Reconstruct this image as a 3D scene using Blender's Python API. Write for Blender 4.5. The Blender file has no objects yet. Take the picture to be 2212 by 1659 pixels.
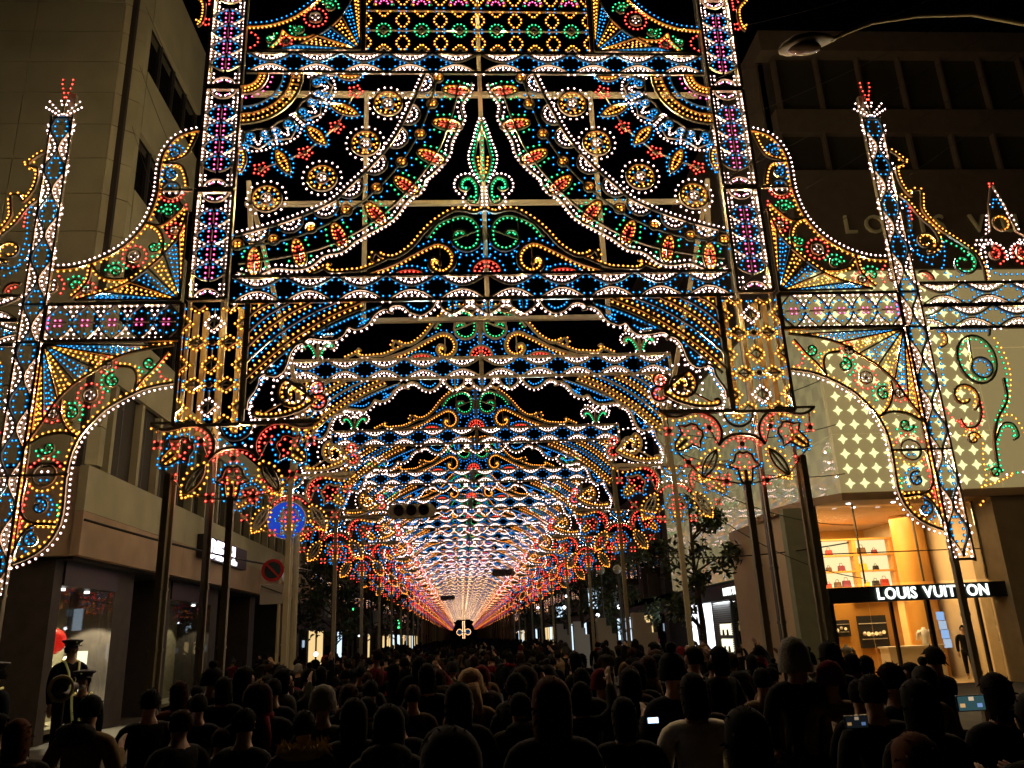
import bpy, math, random
import numpy as np
from mathutils import Vector, Matrix
random.seed(7)
PI = math.pi
C = bpy.context.scene.collection
sc = bpy.context.scene

# ------------------------------------------------------------------ camera, night sky, exposure
def make_camera():
    pitch, yaw, roll = math.radians(17.525), math.radians(4.195), math.radians(2.55)
    f = Vector((math.sin(yaw)*math.cos(pitch), math.cos(yaw)*math.cos(pitch), math.sin(pitch)))
    r = Vector((math.cos(yaw), -math.sin(yaw), 0)); u = r.cross(f)
    r2 = math.cos(roll)*r - math.sin(roll)*u; u2 = math.cos(roll)*u + math.sin(roll)*r
    cd = bpy.data.cameras.new('camera'); cam = bpy.data.objects.new('camera', cd); C.objects.link(cam)
    m = Matrix((r2, u2, -f)).transposed().to_4x4(); m.translation = Vector((0, 0, 2.0)); cam.matrix_world = m
    cd.sensor_width = 36; cd.lens = 36*1720/2212.0; cd.clip_start = .1; cd.clip_end = 2000
    sc.camera = cam
make_camera()
world = bpy.data.worlds.new('World'); sc.world = world; world.use_nodes = True
_nt = world.node_tree; _bg = _nt.nodes['Background']
_sky = _nt.nodes.new('ShaderNodeTexSky'); _sky.sky_type = 'NISHITA'; _sky.sun_disc = False
_sky.sun_elevation = math.radians(-4); _sky.sun_rotation = math.radians(200)
_nt.links.new(_sky.outputs[0], _bg.inputs[0]); _bg.inputs[1].default_value = .004
sc.view_settings.view_transform = 'Standard'; sc.view_settings.look = 'None'
sc.view_settings.exposure = .95; sc.view_settings.gamma = 1; sc.view_settings.use_curve_mapping = False
sc.cycles.use_light_tree = True
sc.cycles.max_bounces = 5; sc.cycles.diffuse_bounces = 2; sc.cycles.glossy_bounces = 3; sc.cycles.transmission_bounces = 3
sc.cycles.transparent_max_bounces = 6
sc.cycles.sample_clamp_indirect = 12; sc.cycles.caustics_reflective = False; sc.cycles.caustics_refractive = False
sc.cycles.use_denoising = True

# ------------------------------------------------------------------ helpers
class MB:
    """collects faces, links them as ONE mesh object"""
    def __init__(s): s.v = []; s.f = []; s.m = []; s.sm = False
    def add(s, vs, fs, mi=0):
        b = len(s.v); s.v += [tuple(p) for p in vs]; s.f += [tuple(b+i for i in f) for f in fs]; s.m += [mi]*len(fs)
    def box(s, x0, x1, y0, y1, z0, z1, mi=0):
        s.add([(x0,y0,z0),(x1,y0,z0),(x1,y1,z0),(x0,y1,z0),(x0,y0,z1),(x1,y0,z1),(x1,y1,z1),(x0,y1,z1)],
              [(0,3,2,1),(4,5,6,7),(0,1,5,4),(1,2,6,5),(2,3,7,6),(3,0,4,7)], mi)
    def beam(s, a, b, w, d=None, mi=0):
        a = Vector(a); b = Vector(b); d = d or w; t = (b-a).normalized()
        n = t.cross(Vector((0,1,0)));  n = Vector((1,0,0)) if n.length < 1e-3 else n.normalized(); k = t.cross(n)
        vs = [p + n*i*w/2 + k*j*d/2 for p in (a, b) for i, j in ((-1,-1),(1,-1),(1,1),(-1,1))]
        s.add(vs, [(0,1,2,3),(7,6,5,4),(0,4,5,1),(1,5,6,2),(2,6,7,3),(3,7,4,0)], mi)
    def tube(s, pts, r, n=6, mi=0, cap=True):
        pts = [Vector(p) for p in pts]; rs = r if isinstance(r, (list, tuple)) else [r]*len(pts); vs = []
        for i, p in enumerate(pts):
            t = (pts[min(i+1, len(pts)-1)] - pts[max(i-1, 0)]).normalized()
            a = Vector((0,0,1)) if abs(t.z) < .9 else Vector((0,1,0)); u = t.cross(a).normalized(); w = t.cross(u)
            vs += [p + (u*math.cos(k*2*PI/n) + w*math.sin(k*2*PI/n))*rs[i] for k in range(n)]
        fs = [(i*n+k, i*n+(k+1)%n, (i+1)*n+(k+1)%n, (i+1)*n+k) for i in range(len(pts)-1) for k in range(n)]
        if cap: fs += [tuple(range(n))[::-1], tuple((len(pts)-1)*n+k for k in range(n))]
        s.add(vs, fs, mi)
    def lathe(s, prof, n=16, c=(0,0,0), axis='z', mi=0):
        vs = []
        for r, h in prof:
            for k in range(n):
                a = k*2*PI/n; p = (r*math.cos(a), r*math.sin(a), h)
                if axis == 'y': p = (p[0], p[2], p[1])
                if axis == 'x': p = (p[2], p[0], p[1])
                vs.append((p[0]+c[0], p[1]+c[1], p[2]+c[2]))
        s.add(vs, [(i*n+k, i*n+(k+1)%n, (i+1)*n+(k+1)%n, (i+1)*n+k) for i in range(len(prof)-1) for k in range(n)], mi)
    def prism(s, poly, a0, a1, axis='y', mi=0):
        """2-D polygon (x,z) pushed along y, or (y,z) along x, or (x,y) along z"""
        n = len(poly)
        def P(p, a): return (p[0], a, p[1]) if axis == 'y' else ((a, p[0], p[1]) if axis == 'x' else (p[0], p[1], a))
        s.add([P(p, a0) for p in poly] + [P(p, a1) for p in poly],
              [tuple(range(n)), tuple(range(2*n-1, n-1, -1))] + [(i, i+n, (i+1)%n+n, (i+1)%n) for i in range(n)], mi)
    def ball(s, c, rx, ry=None, rz=None, n=10, m=7, mi=0):
        ry = ry or rx; rz = rz or rx
        vs = [(c[0]+rx*math.sin(PI*i/m)*math.cos(2*PI*k/n), c[1]+ry*math.sin(PI*i/m)*math.sin(2*PI*k/n), c[2]+rz*math.cos(PI*i/m)) for i in range(m+1) for k in range(n)]
        s.add(vs, [(i*n+k, (i+1)*n+k, (i+1)*n+(k+1)%n, i*n+(k+1)%n) for i in range(m) for k in range(n)], mi)
    def mesh(s, name, mats):
        me = bpy.data.meshes.new(name); me.from_pydata(s.v, [], s.f)
        for m in (mats if isinstance(mats, (list, tuple)) else [mats]): me.materials.append(m)
        if len(me.polygons):
            me.polygons.foreach_set('material_index', s.m)
            if s.sm: me.polygons.foreach_set('use_smooth', [True]*len(s.f))
        me.validate(); me.update(); return me
    def build(s, name, mats, parent=None, **kw):
        return obj(name, s.mesh(name, mats), parent, **kw)

def obj(name, data, parent=None, label=None, cat=None, group=None, kind=None, loc=None, rz=None):
    o = bpy.data.objects.new(name, data); C.objects.link(o)
    if parent is not None: o.parent = parent
    return tag(o, label, cat, group, kind, loc, rz)
def tag(o, label=None, cat=None, group=None, kind=None, loc=None, rz=None):
    if label: o['label'] = label
    if cat: o['category'] = cat
    if group: o['group'] = group
    if kind: o['kind'] = kind
    if loc is not None: o.location = loc
    if rz is not None: o.rotation_euler = (0, 0, rz)
    return o
def thing(name, label, cat, loc=(0,0,0), rz=0, group=None):
    return obj(name, None, None, label, cat, group, None, loc, rz)
def copy_tree(o, parent=None):
    c = o.copy(); C.objects.link(c); c.parent = parent
    for ch in list(o.children): copy_tree(ch, c)
    return c

# ------------------------------------------------------------------ materials
def mat(name, col, rough=.7, metal=0, spec=.5, bump=0, bscale=8, vary=0, vscale=3, emit=None, estr=0, alpha=1, coat=0):
    m = bpy.data.materials.new(name); m.use_nodes = True; nt = m.node_tree; b = nt.nodes['Principled BSDF']
    b.inputs['Base Color'].default_value = (*col, 1); b.inputs['Roughness'].default_value = rough
    b.inputs['Metallic'].default_value = metal; b.inputs['Specular IOR Level'].default_value = spec
    if coat: b.inputs['Coat Weight'].default_value = coat; b.inputs['Coat Roughness'].default_value = .04
    if emit: b.inputs['Emission Color'].default_value = (*emit, 1); b.inputs['Emission Strength'].default_value = estr
    if alpha < 1: b.inputs['Alpha'].default_value = alpha
    if vary or bump:
        tc = nt.nodes.new('ShaderNodeTexCoord'); n = nt.nodes.new('ShaderNodeTexNoise'); n.inputs['Scale'].default_value = vscale
        n.inputs['Detail'].default_value = 7; nt.links.new(tc.outputs['Object'], n.inputs['Vector'])
        if vary:
            mp = nt.nodes.new('ShaderNodeMapRange'); mp.inputs['From Min'].default_value = .3; mp.inputs['From Max'].default_value = .7
            mp.inputs['To Min'].default_value = 1-vary; mp.inputs['To Max'].default_value = 1+vary
            nt.links.new(n.outputs[0], mp.inputs[0])
            mx = nt.nodes.new('ShaderNodeVectorMath'); mx.operation = 'SCALE'; mx.inputs[0].default_value = col
            nt.links.new(mp.outputs[0], mx.inputs['Scale']); nt.links.new(mx.outputs[0], b.inputs['Base Color'])
        if bump:
            n2 = nt.nodes.new('ShaderNodeTexNoise'); n2.inputs['Scale'].default_value = bscale; n2.inputs['Detail'].default_value = 5
            nt.links.new(tc.outputs['Object'], n2.inputs['Vector'])
            bp = nt.nodes.new('ShaderNodeBump'); bp.inputs['Strength'].default_value = bump; bp.inputs['Distance'].default_value = .02
            nt.links.new(n2.outputs[0], bp.inputs['Height']); nt.links.new(bp.outputs[0], b.inputs['Normal'])
    return m
def glow(name, col, s, sample=True):
    m = bpy.data.materials.new(name); m.use_nodes = True; nt = m.node_tree; nt.nodes.clear()
    e = nt.nodes.new('ShaderNodeEmission'); e.inputs[0].default_value = (*col, 1); e.inputs[1].default_value = s
    o = nt.nodes.new('ShaderNodeOutputMaterial'); nt.links.new(e.outputs[0], o.inputs[0])
    m.cycles.emission_sampling = 'FRONT' if sample else 'NONE'
    return m
def glass(name, tint=(.02,.02,.02), refl=1.0, see=.85):
    """pane: mirror-like at grazing angles, otherwise see-through or dark"""
    m = bpy.data.materials.new(name); m.use_nodes = True; nt = m.node_tree; nt.nodes.clear()
    out = nt.nodes.new('ShaderNodeOutputMaterial'); mix = nt.nodes.new('ShaderNodeMixShader'); fr = nt.nodes.new('ShaderNodeFresnel')
    fr.inputs[0].default_value = 1.55
    mul = nt.nodes.new('ShaderNodeMath'); mul.operation = 'MULTIPLY_ADD'; mul.inputs[1].default_value = refl; mul.inputs[2].default_value = .03
    g = nt.nodes.new('ShaderNodeBsdfGlossy'); g.inputs['Roughness'].default_value = .015
    if see > 0:
        t = nt.nodes.new('ShaderNodeBsdfTransparent'); t.inputs[0].default_value = (see, see, see*.97, 1)
    else:
        t = nt.nodes.new('ShaderNodeBsdfDiffuse'); t.inputs[0].default_value = (*tint, 1)
    nt.links.new(fr.outputs[0], mul.inputs[0]); nt.links.new(mul.outputs[0], mix.inputs[0])
    nt.links.new(t.outputs[0], mix.inputs[1]); nt.links.new(g.outputs[0], mix.inputs[2]); nt.links.new(mix.outputs[0], out.inputs[0])
    return m

BC = {'W': ((1,.64,.58), 10), 'Y': ((1,.27,.03), 5.6), 'B': ((.015,.27,.9), 2.5), 'G': ((.04,.85,.30), 2.2), 'R': ((1,.05,.03), 6.5), 'P': ((1,.10,.30), 5.0), 'V': ((.5,.2,1), 3)}
HALOC = {'W': (1,.55,.48,.21), 'Y': (1,.33,.03,.24), 'B': (.01,.22,.6,.12), 'G': (.01,.6,.12,.16), 'R': (1,.02,.02,.26), 'P': (1,.04,.25,.2), 'V': (.4,.1,1,.2)}  # tint and strength of the glow halo painted around each bulb
BK = list(BC)
HALOM = [glow('bulb_halo_'+k, HALOC[k][:3], HALOC[k][3], False) for k in BK]
BM = [glow('bulb_'+k, *BC[k]) for k in BK] + HALOM
BMN = [glow('gallery_bulb_'+k, BC[k][0], BC[k][1]*.8, True) for k in BK] + HALOM
BMF = [glow('far_bulb_'+k, (1,.58,.28) if k == 'W' else BC[k][0], BC[k][1]*(.30 if k in 'RPVB' else .5), False) for k in BK] + HALOM
paint = mat('white_painted_timber', (.56,.49,.31), .6, vary=.12, vscale=2, bump=.15)
steel = mat('painted_steel', (.42,.37,.22), .5, vary=.1, vscale=1.5)
darksteel = mat('dark_steel', (.05,.045,.04), .5, vary=.2)
concrete = mat('concrete_panel', (.42,.40,.25), .85, vary=.14, vscale=.7, bump=.25, bscale=14)
concrete2 = mat('pinkish_concrete', (.43,.31,.20), .85, vary=.12, vscale=1.1, bump=.25, bscale=14)
joint = mat('joint_sealant', (.05,.042,.032), .9)
asphalt = mat('asphalt', (.045,.043,.04), .9, bump=.5, bscale=60, vary=.25, vscale=2)
paving = mat('paving_stone', (.09,.083,.07), .8, bump=.3, bscale=20, vary=.2, vscale=2)
darkglass = glass('dark_window_glass', (.012,.011,.010), 1.3, 0)
clearglass = glass('shop_glass', refl=.9, see=.93)
blackpaint = mat('black_paint', (.008,.008,.008), .45)
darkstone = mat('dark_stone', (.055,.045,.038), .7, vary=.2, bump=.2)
white_lit = glow('lit_letter', (1,.96,.95), 2.6)
blue_lit = glow('lit_letter_blueish', (.93,.86,1), 3.0)

# ------------------------------------------------------------------ ornaments: bars and bulbs in the plane of an arch
X0, ZS = .73, .35            # street axis and height of the ornament datum
def sm(pts, n=5):
    P = [np.array(p, float) for p in pts]; Q = [2*P[0]-P[1]] + P + [2*P[-1]-P[-2]]; out = []
    for i in range(1, len(Q)-2):
        a, b, c, d = Q[i-1:i+3]
        for k in range(n):
            t = k/n; out.append(tuple(.5*((2*b)+(c-a)*t+(2*a-5*b+4*c-d)*t*t+(3*b-a-3*c+d)*t**3)))
    out.append(tuple(P[-1])); return out
def arc(cx, cz, r, a0, a1, n=None, rz=None):
    n = n or max(4, int(abs(a1-a0)/15)); rz = rz or r
    return [(cx+r*math.cos(math.radians(a0+(a1-a0)*i/n)), cz+rz*math.sin(math.radians(a0+(a1-a0)*i/n))) for i in range(n+1)]
def spiral(cx, cz, r0, r1, a0, a1, n=None):
    n = n or int(abs(a1-a0)/22); return [(cx+(r0+(r1-r0)*i/n)*math.cos(math.radians(a0+(a1-a0)*i/n)), cz+(r0+(r1-r0)*i/n)*math.sin(math.radians(a0+(a1-a0)*i/n))) for i in range(n+1)]
def resamp(c, sp, ph=.5):
    c = np.array(c); d = np.hypot(*(c[1:]-c[:-1]).T); s = np.concatenate([[0], np.cumsum(d)]); L = s[-1]
    n = max(1, round(L/sp)); t = (np.arange(n)+ph)*L/n; t = t[t <= L+1e-6]
    x = np.interp(t, s, c[:,0]); z = np.interp(t, s, c[:,1])
    i = np.clip(np.searchsorted(s, t)-1, 0, len(d)-1); T = (c[i+1]-c[i])/np.maximum(d[i][:,None], 1e-9)
    return x, z, T
def leafshape(x, z, L, w, ang):
    """closed pointed oval about (x,z), pointing along ang"""
    a = math.radians(ang); u = (math.cos(a), math.sin(a)); v = (-u[1], u[0]); pts = []
    for t in [i/8 for i in range(9)]: h = math.sin(PI*t)**.8*w/2; pts.append((x+u[0]*(t-.5)*L+v[0]*h, z+u[1]*(t-.5)*L+v[1]*h))
    for t in [1-i/8 for i in range(1, 9)]: h = -math.sin(PI*t)**.8*w/2; pts.append((x+u[0]*(t-.5)*L+v[0]*h, z+u[1]*(t-.5)*L+v[1]*h))
    return pts
LAMPS = []
HEX = [(math.cos(k*PI/3), math.sin(k*PI/3)) for k in range(6)]
class Orn:
    def __init__(s): s.bars = []; s.b = []
    def bar(s, c, w=.045, d=.06, y=0): s.bars.append((c, w, d, y)); return s
    def dots(s, c, sp, col, off=0, ph=.5, y=0):
        x, z, T = resamp(c, sp, ph)
        for i in range(len(x)):
            k = col[i % len(col)]; s.b.append((x[i]-T[i][1]*off, z[i]+T[i][0]*off, k, y))
        return s
    def dot(s, x, z, k, y=0): s.b.append((x, z, k, y))
    def both(s, c, sp, col, off, w=.045): return s.bar(c, w).dots(c, sp, col, off)
    def frame_mesh(s, side=1, into=None, y0=0):
        m = into or MB()
        for c, w, d, yy in s.bars:
            c = [np.array(p) for p in c]; n = len(c); closed = np.allclose(c[0], c[-1]) and n > 3; L = []; R = []
            for i in range(n):
                a = c[i-1] if i > 0 else (c[-2] if closed else c[i]); b = c[i+1] if i < n-1 else (c[1] if closed else c[i])
                t = (b-a); t = t/max(np.hypot(*t), 1e-9); nn = np.array((-t[1], t[0]))*w/2; L.append(c[i]+nn); R.append(c[i]-nn)
            vs = []
            for l, r in zip(L, R):
                for p, y in ((l, -d/2), (r, -d/2), (r, d/2), (l, d/2)): vs.append((p[0]*side, y+yy+y0, p[1]+ZS))
            fs = [(i*4+k, (i+1)*4+k, (i+1)*4+(k+1) % 4, i*4+(k+1) % 4) for i in range(n-1) for k in range(4)]
            if not closed: fs += [(0,1,2,3), (4*n-1,4*n-2,4*n-3,4*n-4)]
            if side < 0: fs = [f[::-1] for f in fs]
            m.add(vs, fs)
        return m
    def bulb_mesh(s, side=1, into=None, r=.0185, y0=0, m0=0):
        m = into or MB()
        for x, z, k, yy in s.b:
            x *= side; z += ZS; y = yy+y0; j = BK.index(k)+m0
            m.add([(x-r,y,z),(x+r,y,z),(x,y-r,z),(x,y+r,z),(x,y,z-r),(x,y,z+r)], [(0,2,5),(2,1,5),(1,3,5),(3,0,5),(2,0,4),(1,2,4),(3,1,4),(0,3,4)], j)
            q = r*1.95; m.add([(x+q*cx_, y+.012, z+q*cz_) for cx_, cz_ in HEX], [(0,1,2,3,4,5)], j+7)  # faintly glowing disc behind the bulb imitates the bloom of its light
        return m
def ornament(parent, name, fn, sides=(1, -1), labels=None, bars=paint, y=0):
    o = Orn(); fn(o)
    for i, sd in enumerate(sides):
        p = o.frame_mesh(sd, y0=y).build(name, bars, parent, label=(labels[i] if labels else None))
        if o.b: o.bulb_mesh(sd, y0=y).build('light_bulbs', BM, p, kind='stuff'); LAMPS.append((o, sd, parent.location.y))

# --- the motifs, drawn for the right-hand half (x > 0)
def lens_row(o, x0, x1, z0, z1, pitch, first):
    """horizontal beam: white half-lenses above and below, blue lozenges between"""
    zm = (z0+z1)/2; h = (z1-z0)
    o.bar([(x0,z1),(x1,z1)], .07); o.bar([(x0,z0),(x1,z0)], .07)
    c = x0+first
    while c < x1+.3:
        for zz, s in ((z1, -1), (z0, 1)):
            for a, b in ((-1, 1),):
                cur = [(c+t*pitch*.5, zz+s*h*.43*math.cos(t*PI/2)**1.1 if abs(t) < 1 else zz) for t in [i/7-1 for i in range(15)]]
                cur = [p for p in cur if x0-.01 <= p[0] <= x1+.01]
                if len(cur) > 3:
                    o.bar(cur, .035); o.dots(cur, .095, 'W', .075*s*-1 if s > 0 else .075)
                    inn = [(p[0], zz+(p[1]-zz)*.4) for p in cur[3:-3]]
                    if len(inn) > 3: o.dots(inn, .125, 'W'); o.bar([(inn[0][0], zz+s*.05), (inn[-1][0], zz+s*.05)], .03, .03)
        b = c+pitch/2
        if b < x1+.3:
            g = lambda d: h/2-.43*h*math.sin(PI*d/pitch)-.055
            for d in (.07, .2, .32):
                for sx in (1, -1):
                    for sz in (1, -1):
                        if x0 <= b+sx*d*pitch/1.1 <= x1: o.dot(b+sx*d*pitch/1.1, zm+sz*max(g(d*pitch/1.1), .035), 'B')
            for sx in (1, -1):
                if x0 <= b+sx*.42*pitch/1.1 <= x1: o.dot(b+sx*.42*pitch/1.1, zm, 'B')
        c += pitch
def m_beam(o): lens_row(o, 0, 5.5, 8.68, 9.28, 1.1, .55)
def m_upper_beam(o): lens_row(o, 0, 5.5, 14.58, 15.14, 1.1, .57)
def m_crest(o):
    c = sm([(0,10.9),(.12,10.83),(.25,10.8),(.5,10.86),(.73,10.84),(1.1,10.59),(1.38,10.3),(1.65,9.95),(2.01,9.7),(2.3,9.72),(2.44,9.82),(2.52,9.66),(2.42,9.58)])
    o.bar(c, .06).dots(c, .115, 'Y', -.07 if False else .07)
    c = sm([(2.2,9.66),(2.71,9.42),(3.0,9.38),(3.38,9.36),(3.54,9.46),(3.49,9.61),(3.4,9.55)]); o.bar(c, .05).dots(c, .11, 'Y', .06)
    c = sm([(3.5,9.5),(3.65,9.42),(3.88,9.31)]); o.bar(c, .05).dots(c, .11, 'Y', .06)
    c = sm([(2.75,9.3),(2.3,9.44),(2.01,9.56),(1.7,9.74),(1.38,9.92),(1.1,10.04),(.85,9.96),(.7,9.72),(.74,9.46),(.95,9.3),(1.18,9.36),(1.27,9.54),(1.18,9.68),(1.04,9.62),(1.03,9.5)])
    o.bar(c, .065).dots(c, .105, 'Y', .075); o.dots(c[18:-12], .125, 'B', -.1)
    o.bar([(1.03,9.98),(1.03,9.4)], .03)
    c = sm([(1.32,10.19),(1.1,10.5),(.82,10.66),(.5,10.74),(.24,10.62),(.1,10.33),(.16,9.98),(.42,9.84),(.68,9.95),(.76,10.16),(.68,10.34),(.5,10.36),(.4,10.24)])
    o.bar(c, .055).dots(c, .12, 'G', -.075 if False else .075); o.dots(sm([(1.0,10.12),(.88,9.95),(.62,9.78),(.35,9.74),(.15,9.85)]), .13, 'B')
    o.bar([(.12,10.38),(.75,10.12)], .03); o.bar([(.75,10.66),(.75,10.2)], .03)
    for z in (9.75, 9.9, 10.0, 10.45, 10.62, 10.78): o.dot(.09, z, 'B')
    c = arc(0, 9.3, .33, 0, 90); o.bar(c, .05); o.dots(arc(0,9.3,.27,0,90), .12, 'R'); o.dots(arc(0,9.3,.17,0,90), .1, 'R'); o.dots(arc(0,9.3,.41,0,90), .13, 'B')
    c = arc(1.7, 9.28, .33, 0, 180, rz=.13); o.bar(c, .04); o.dots(arc(1.7,9.28,.22,10,170,rz=.08), .1, 'R'); o.dots(arc(1.7,9.3,.4,5,175,rz=.2), .12, 'B')
    c = [(0,9.28),(4.0,9.28)]; o.bar(c, .05)
def m_pendants(o):
    for cx, w in ((0,.27), (.77,.26)):
        c = sm([(cx+w,8.66),(cx+w*.95,8.52),(cx+w*.5,8.41),(cx,8.33)]); o.bar(c, .04).dots(c, .085, 'W', .06)
        if cx: c = [(2*cx-p[0], p[1]) for p in c]; o.bar(c, .04).dots(c, .085, 'W', -.06)
        for dx in (.08, -.08):
            for z in (8.62, 8.55, 8.48):
                if cx or dx > 0: o.dot(cx+dx*(1 if z > 8.5 else .7), z, 'B')
        o.bar([(cx,8.66),(cx,8.33)], .035)
    c = arc(.385, 8.5, .14, 200, 340); o.dots(c, .08, 'Y'); o.bar(c, .03)
    for z in (8.6, 8.53): o.dot(.35, z, 'W'); o.dot(.42, z, 'W')
def m_border(o):
    c = sm([(1.15,8.62),(1.24,8.46),(1.45,8.33),(1.66,8.39),(1.82,8.53),(1.97,8.57),(2.1,8.53),(2.16,8.42),(2.05,8.38)])
    o.bar(c, .045).dots(c, .1, 'W', -.07); o.dots(sm([(1.3,8.55),(1.45,8.44),(1.65,8.5),(1.75,8.6)]), .08, 'B')
    c = sm([(2.12,8.5),(2.3,8.47),(2.46,8.35),(2.62,8.12),(2.84,8.03),(3.0,8.07),(3.12,7.9),(3.28,7.8),(3.5,7.8),(3.8,7.84),(3.93,7.74),(3.86,7.66)])
    o.bar(c, .055).dots(c, .11, 'W', -.08)
    c = sm([(3.93,7.74),(4.08,7.68),(4.2,7.52),(4.26,7.3),(4.34,7.1),(4.5,7.0),(4.66,7.06),(4.64,7.16),(4.55,7.14)])
    o.bar(c, .045).dots(c, .11, 'W', -.08)
    c = sm([(4.62,7.0),(4.7,7.06),(4.82,6.98),(4.84,6.86),(4.9,6.7),(5.02,6.5),(5.04,6.3)]); o.bar(c, .045).dots(c, .11, 'W', -.08)
    o.dots(sm([(2.35,8.52),(2.6,8.42),(3.0,8.25),(3.4,8.06),(3.8,7.9),(4.1,7.72),(4.3,7.45)]), .095, 'B')
    o.bar(sm([(2.3,8.56),(2.9,8.33),(3.5,8.04),(4.0,7.78)]), .03)
    o.dots(spiral(2.75,8.2,.13,.05,-60,-330), .07, 'B'); o.dots(sm([(2.5,8.3),(2.62,8.22),(2.78,8.14)]), .07, 'B')
    o.dots(sm([(3.15,8.02),(3.3,7.92),(3.5,7.92),(3.75,7.96)]), .08, 'B'); o.dots(arc(4.55,7.08,.06,0,300), .07, 'B')
    o.dots(sm([(4.35,7.38),(4.42,7.22),(4.56,7.24)]), .08, 'B'); o.dots(arc(4.8,6.9,.07,60,330), .06, 'B')
    o.dots(sm([(4.8,6.75),(4.86,6.6),(4.98,6.45)]), .08, 'B')
    c = sm([(3.45,7.78),(3.4,7.66),(3.5,7.58),(3.62,7.62)]); o.dots(c, .09, 'W')
def m_ribs(o):
    tops = [2.75, 3.3, 3.83, 4.28, 4.7]; ends = [6.98, 7.34, 7.68, 8.01, 8.36]
    for i, (t, e) in enumerate(zip(tops, ends)):
        k = (5.08-t); c = sm([(t,8.64),(t+k*.30,8.64-(8.64-e)*.20),(t+k*.62,8.64-(8.64-e)*.50),(t+k*.84,8.64-(8.64-e)*.77),(5.08,e)], 4)
        col = 'Y' if i % 2 == 0 else 'B'; o.bar(c, .045)
        o.dots(c, .125, col, .075); o.dots(c, .125, col, -.075, .2)
        if i == 0: o.bar([(p[0]-.07, p[1]-.12) for p in c], .04)
        if i == 4: o.dots([(t+.17,8.6),(5.0,8.45)], .1, 'Y')
    o.bar([(3.42,8.02),(3.72,8.42)], .03); o.bar([(4.2,7.5),(4.62,7.95)], .03)
    o.bar([(5.1,8.64),(5.1,6.0)], .06)
def m_scroll_bracket(o):
    c = spiral(4.08,6.62,.12,.36,-60,420); tail = sm([c[-1],(3.72,6.5),(3.8,6.36),(3.95,6.26),(4.33,6.14),(4.7,6.12),(4.86,6.17),(4.84,6.27),(4.74,6.25)])
    o.bar(c, .06).bar(tail, .06); o.dots(spiral(4.08,6.62,.05,.29,-60,420), .1, 'Y'); o.dots(tail, .1, 'Y', .07)
    o.dots(arc(4.08,6.62,.46,-60,190), .14, 'W'); o.dots([(p[0]-.02,p[1]-.12) for p in tail[3:]], .13, 'W'); o.dots(arc(4.08,6.62,.2,20,330), .12, 'W')
    c = arc(3.58,6.42,.17,60,330); o.bar(c, .05).dots(arc(3.58,6.42,.11,60,330), .08, 'R'); o.dots(arc(3.58,6.42,.24,60,330), .12, 'W')
    o.dots(arc(3.62,6.72,.1,0,360), .09, 'R'); o.bar(arc(3.62,6.72,.15,0,300), .04)
    o.dots(sm([(4.9,6.4),(4.98,6.28),(4.92,6.1)]), .08, 'W'); o.bar([(4.2,6.5),(4.7,6.2)], .03)
    o.bar([(3.6,6.0),(5.1,6.0)], .08, .1); o.dots([(4.0,6.07),(5.0,6.07)], .16, 'W')
def lily(o, cx, cz, ang):
    a = math.radians(ang); R = lambda p: (cx+p[0]*math.cos(a)-p[1]*math.sin(a), cz+p[0]*math.sin(a)+p[1]*math.cos(a))
    out = [(0,-.36),(.11,-.26),(.145,-.1),(.155,.0),(.33,.06),(.22,.16),(.17,.3),(.08,.36),(0,.33),(-.08,.36),(-.17,.3),(-.22,.16),(-.33,.06),(-.155,0),(-.145,-.1),(-.11,-.26),(0,-.36)]
    o.bar([R(p) for p in out], .045); o.bar([R((0,-.3)), R((0,-.02))], .07)
    big = [(x*1.27, z*1.24+.0) for x, z in out]; o.dots([R(p) for p in big], .125, 'B')
    for x, z in ((.075,.27),(-.075,.27),(.11,.14),(-.11,.14),(.2,.05),(-.2,.05),(.1,.03),(-.1,.03)): o.dot(*R((x,z)), 'R')
    for x, z in ((.075,-.08),(-.075,-.08),(.075,-.18),(-.075,-.18),(.04,-.27),(-.04,-.27),(.0,.05)): o.dot(*R((x,z)), 'Y')
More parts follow.
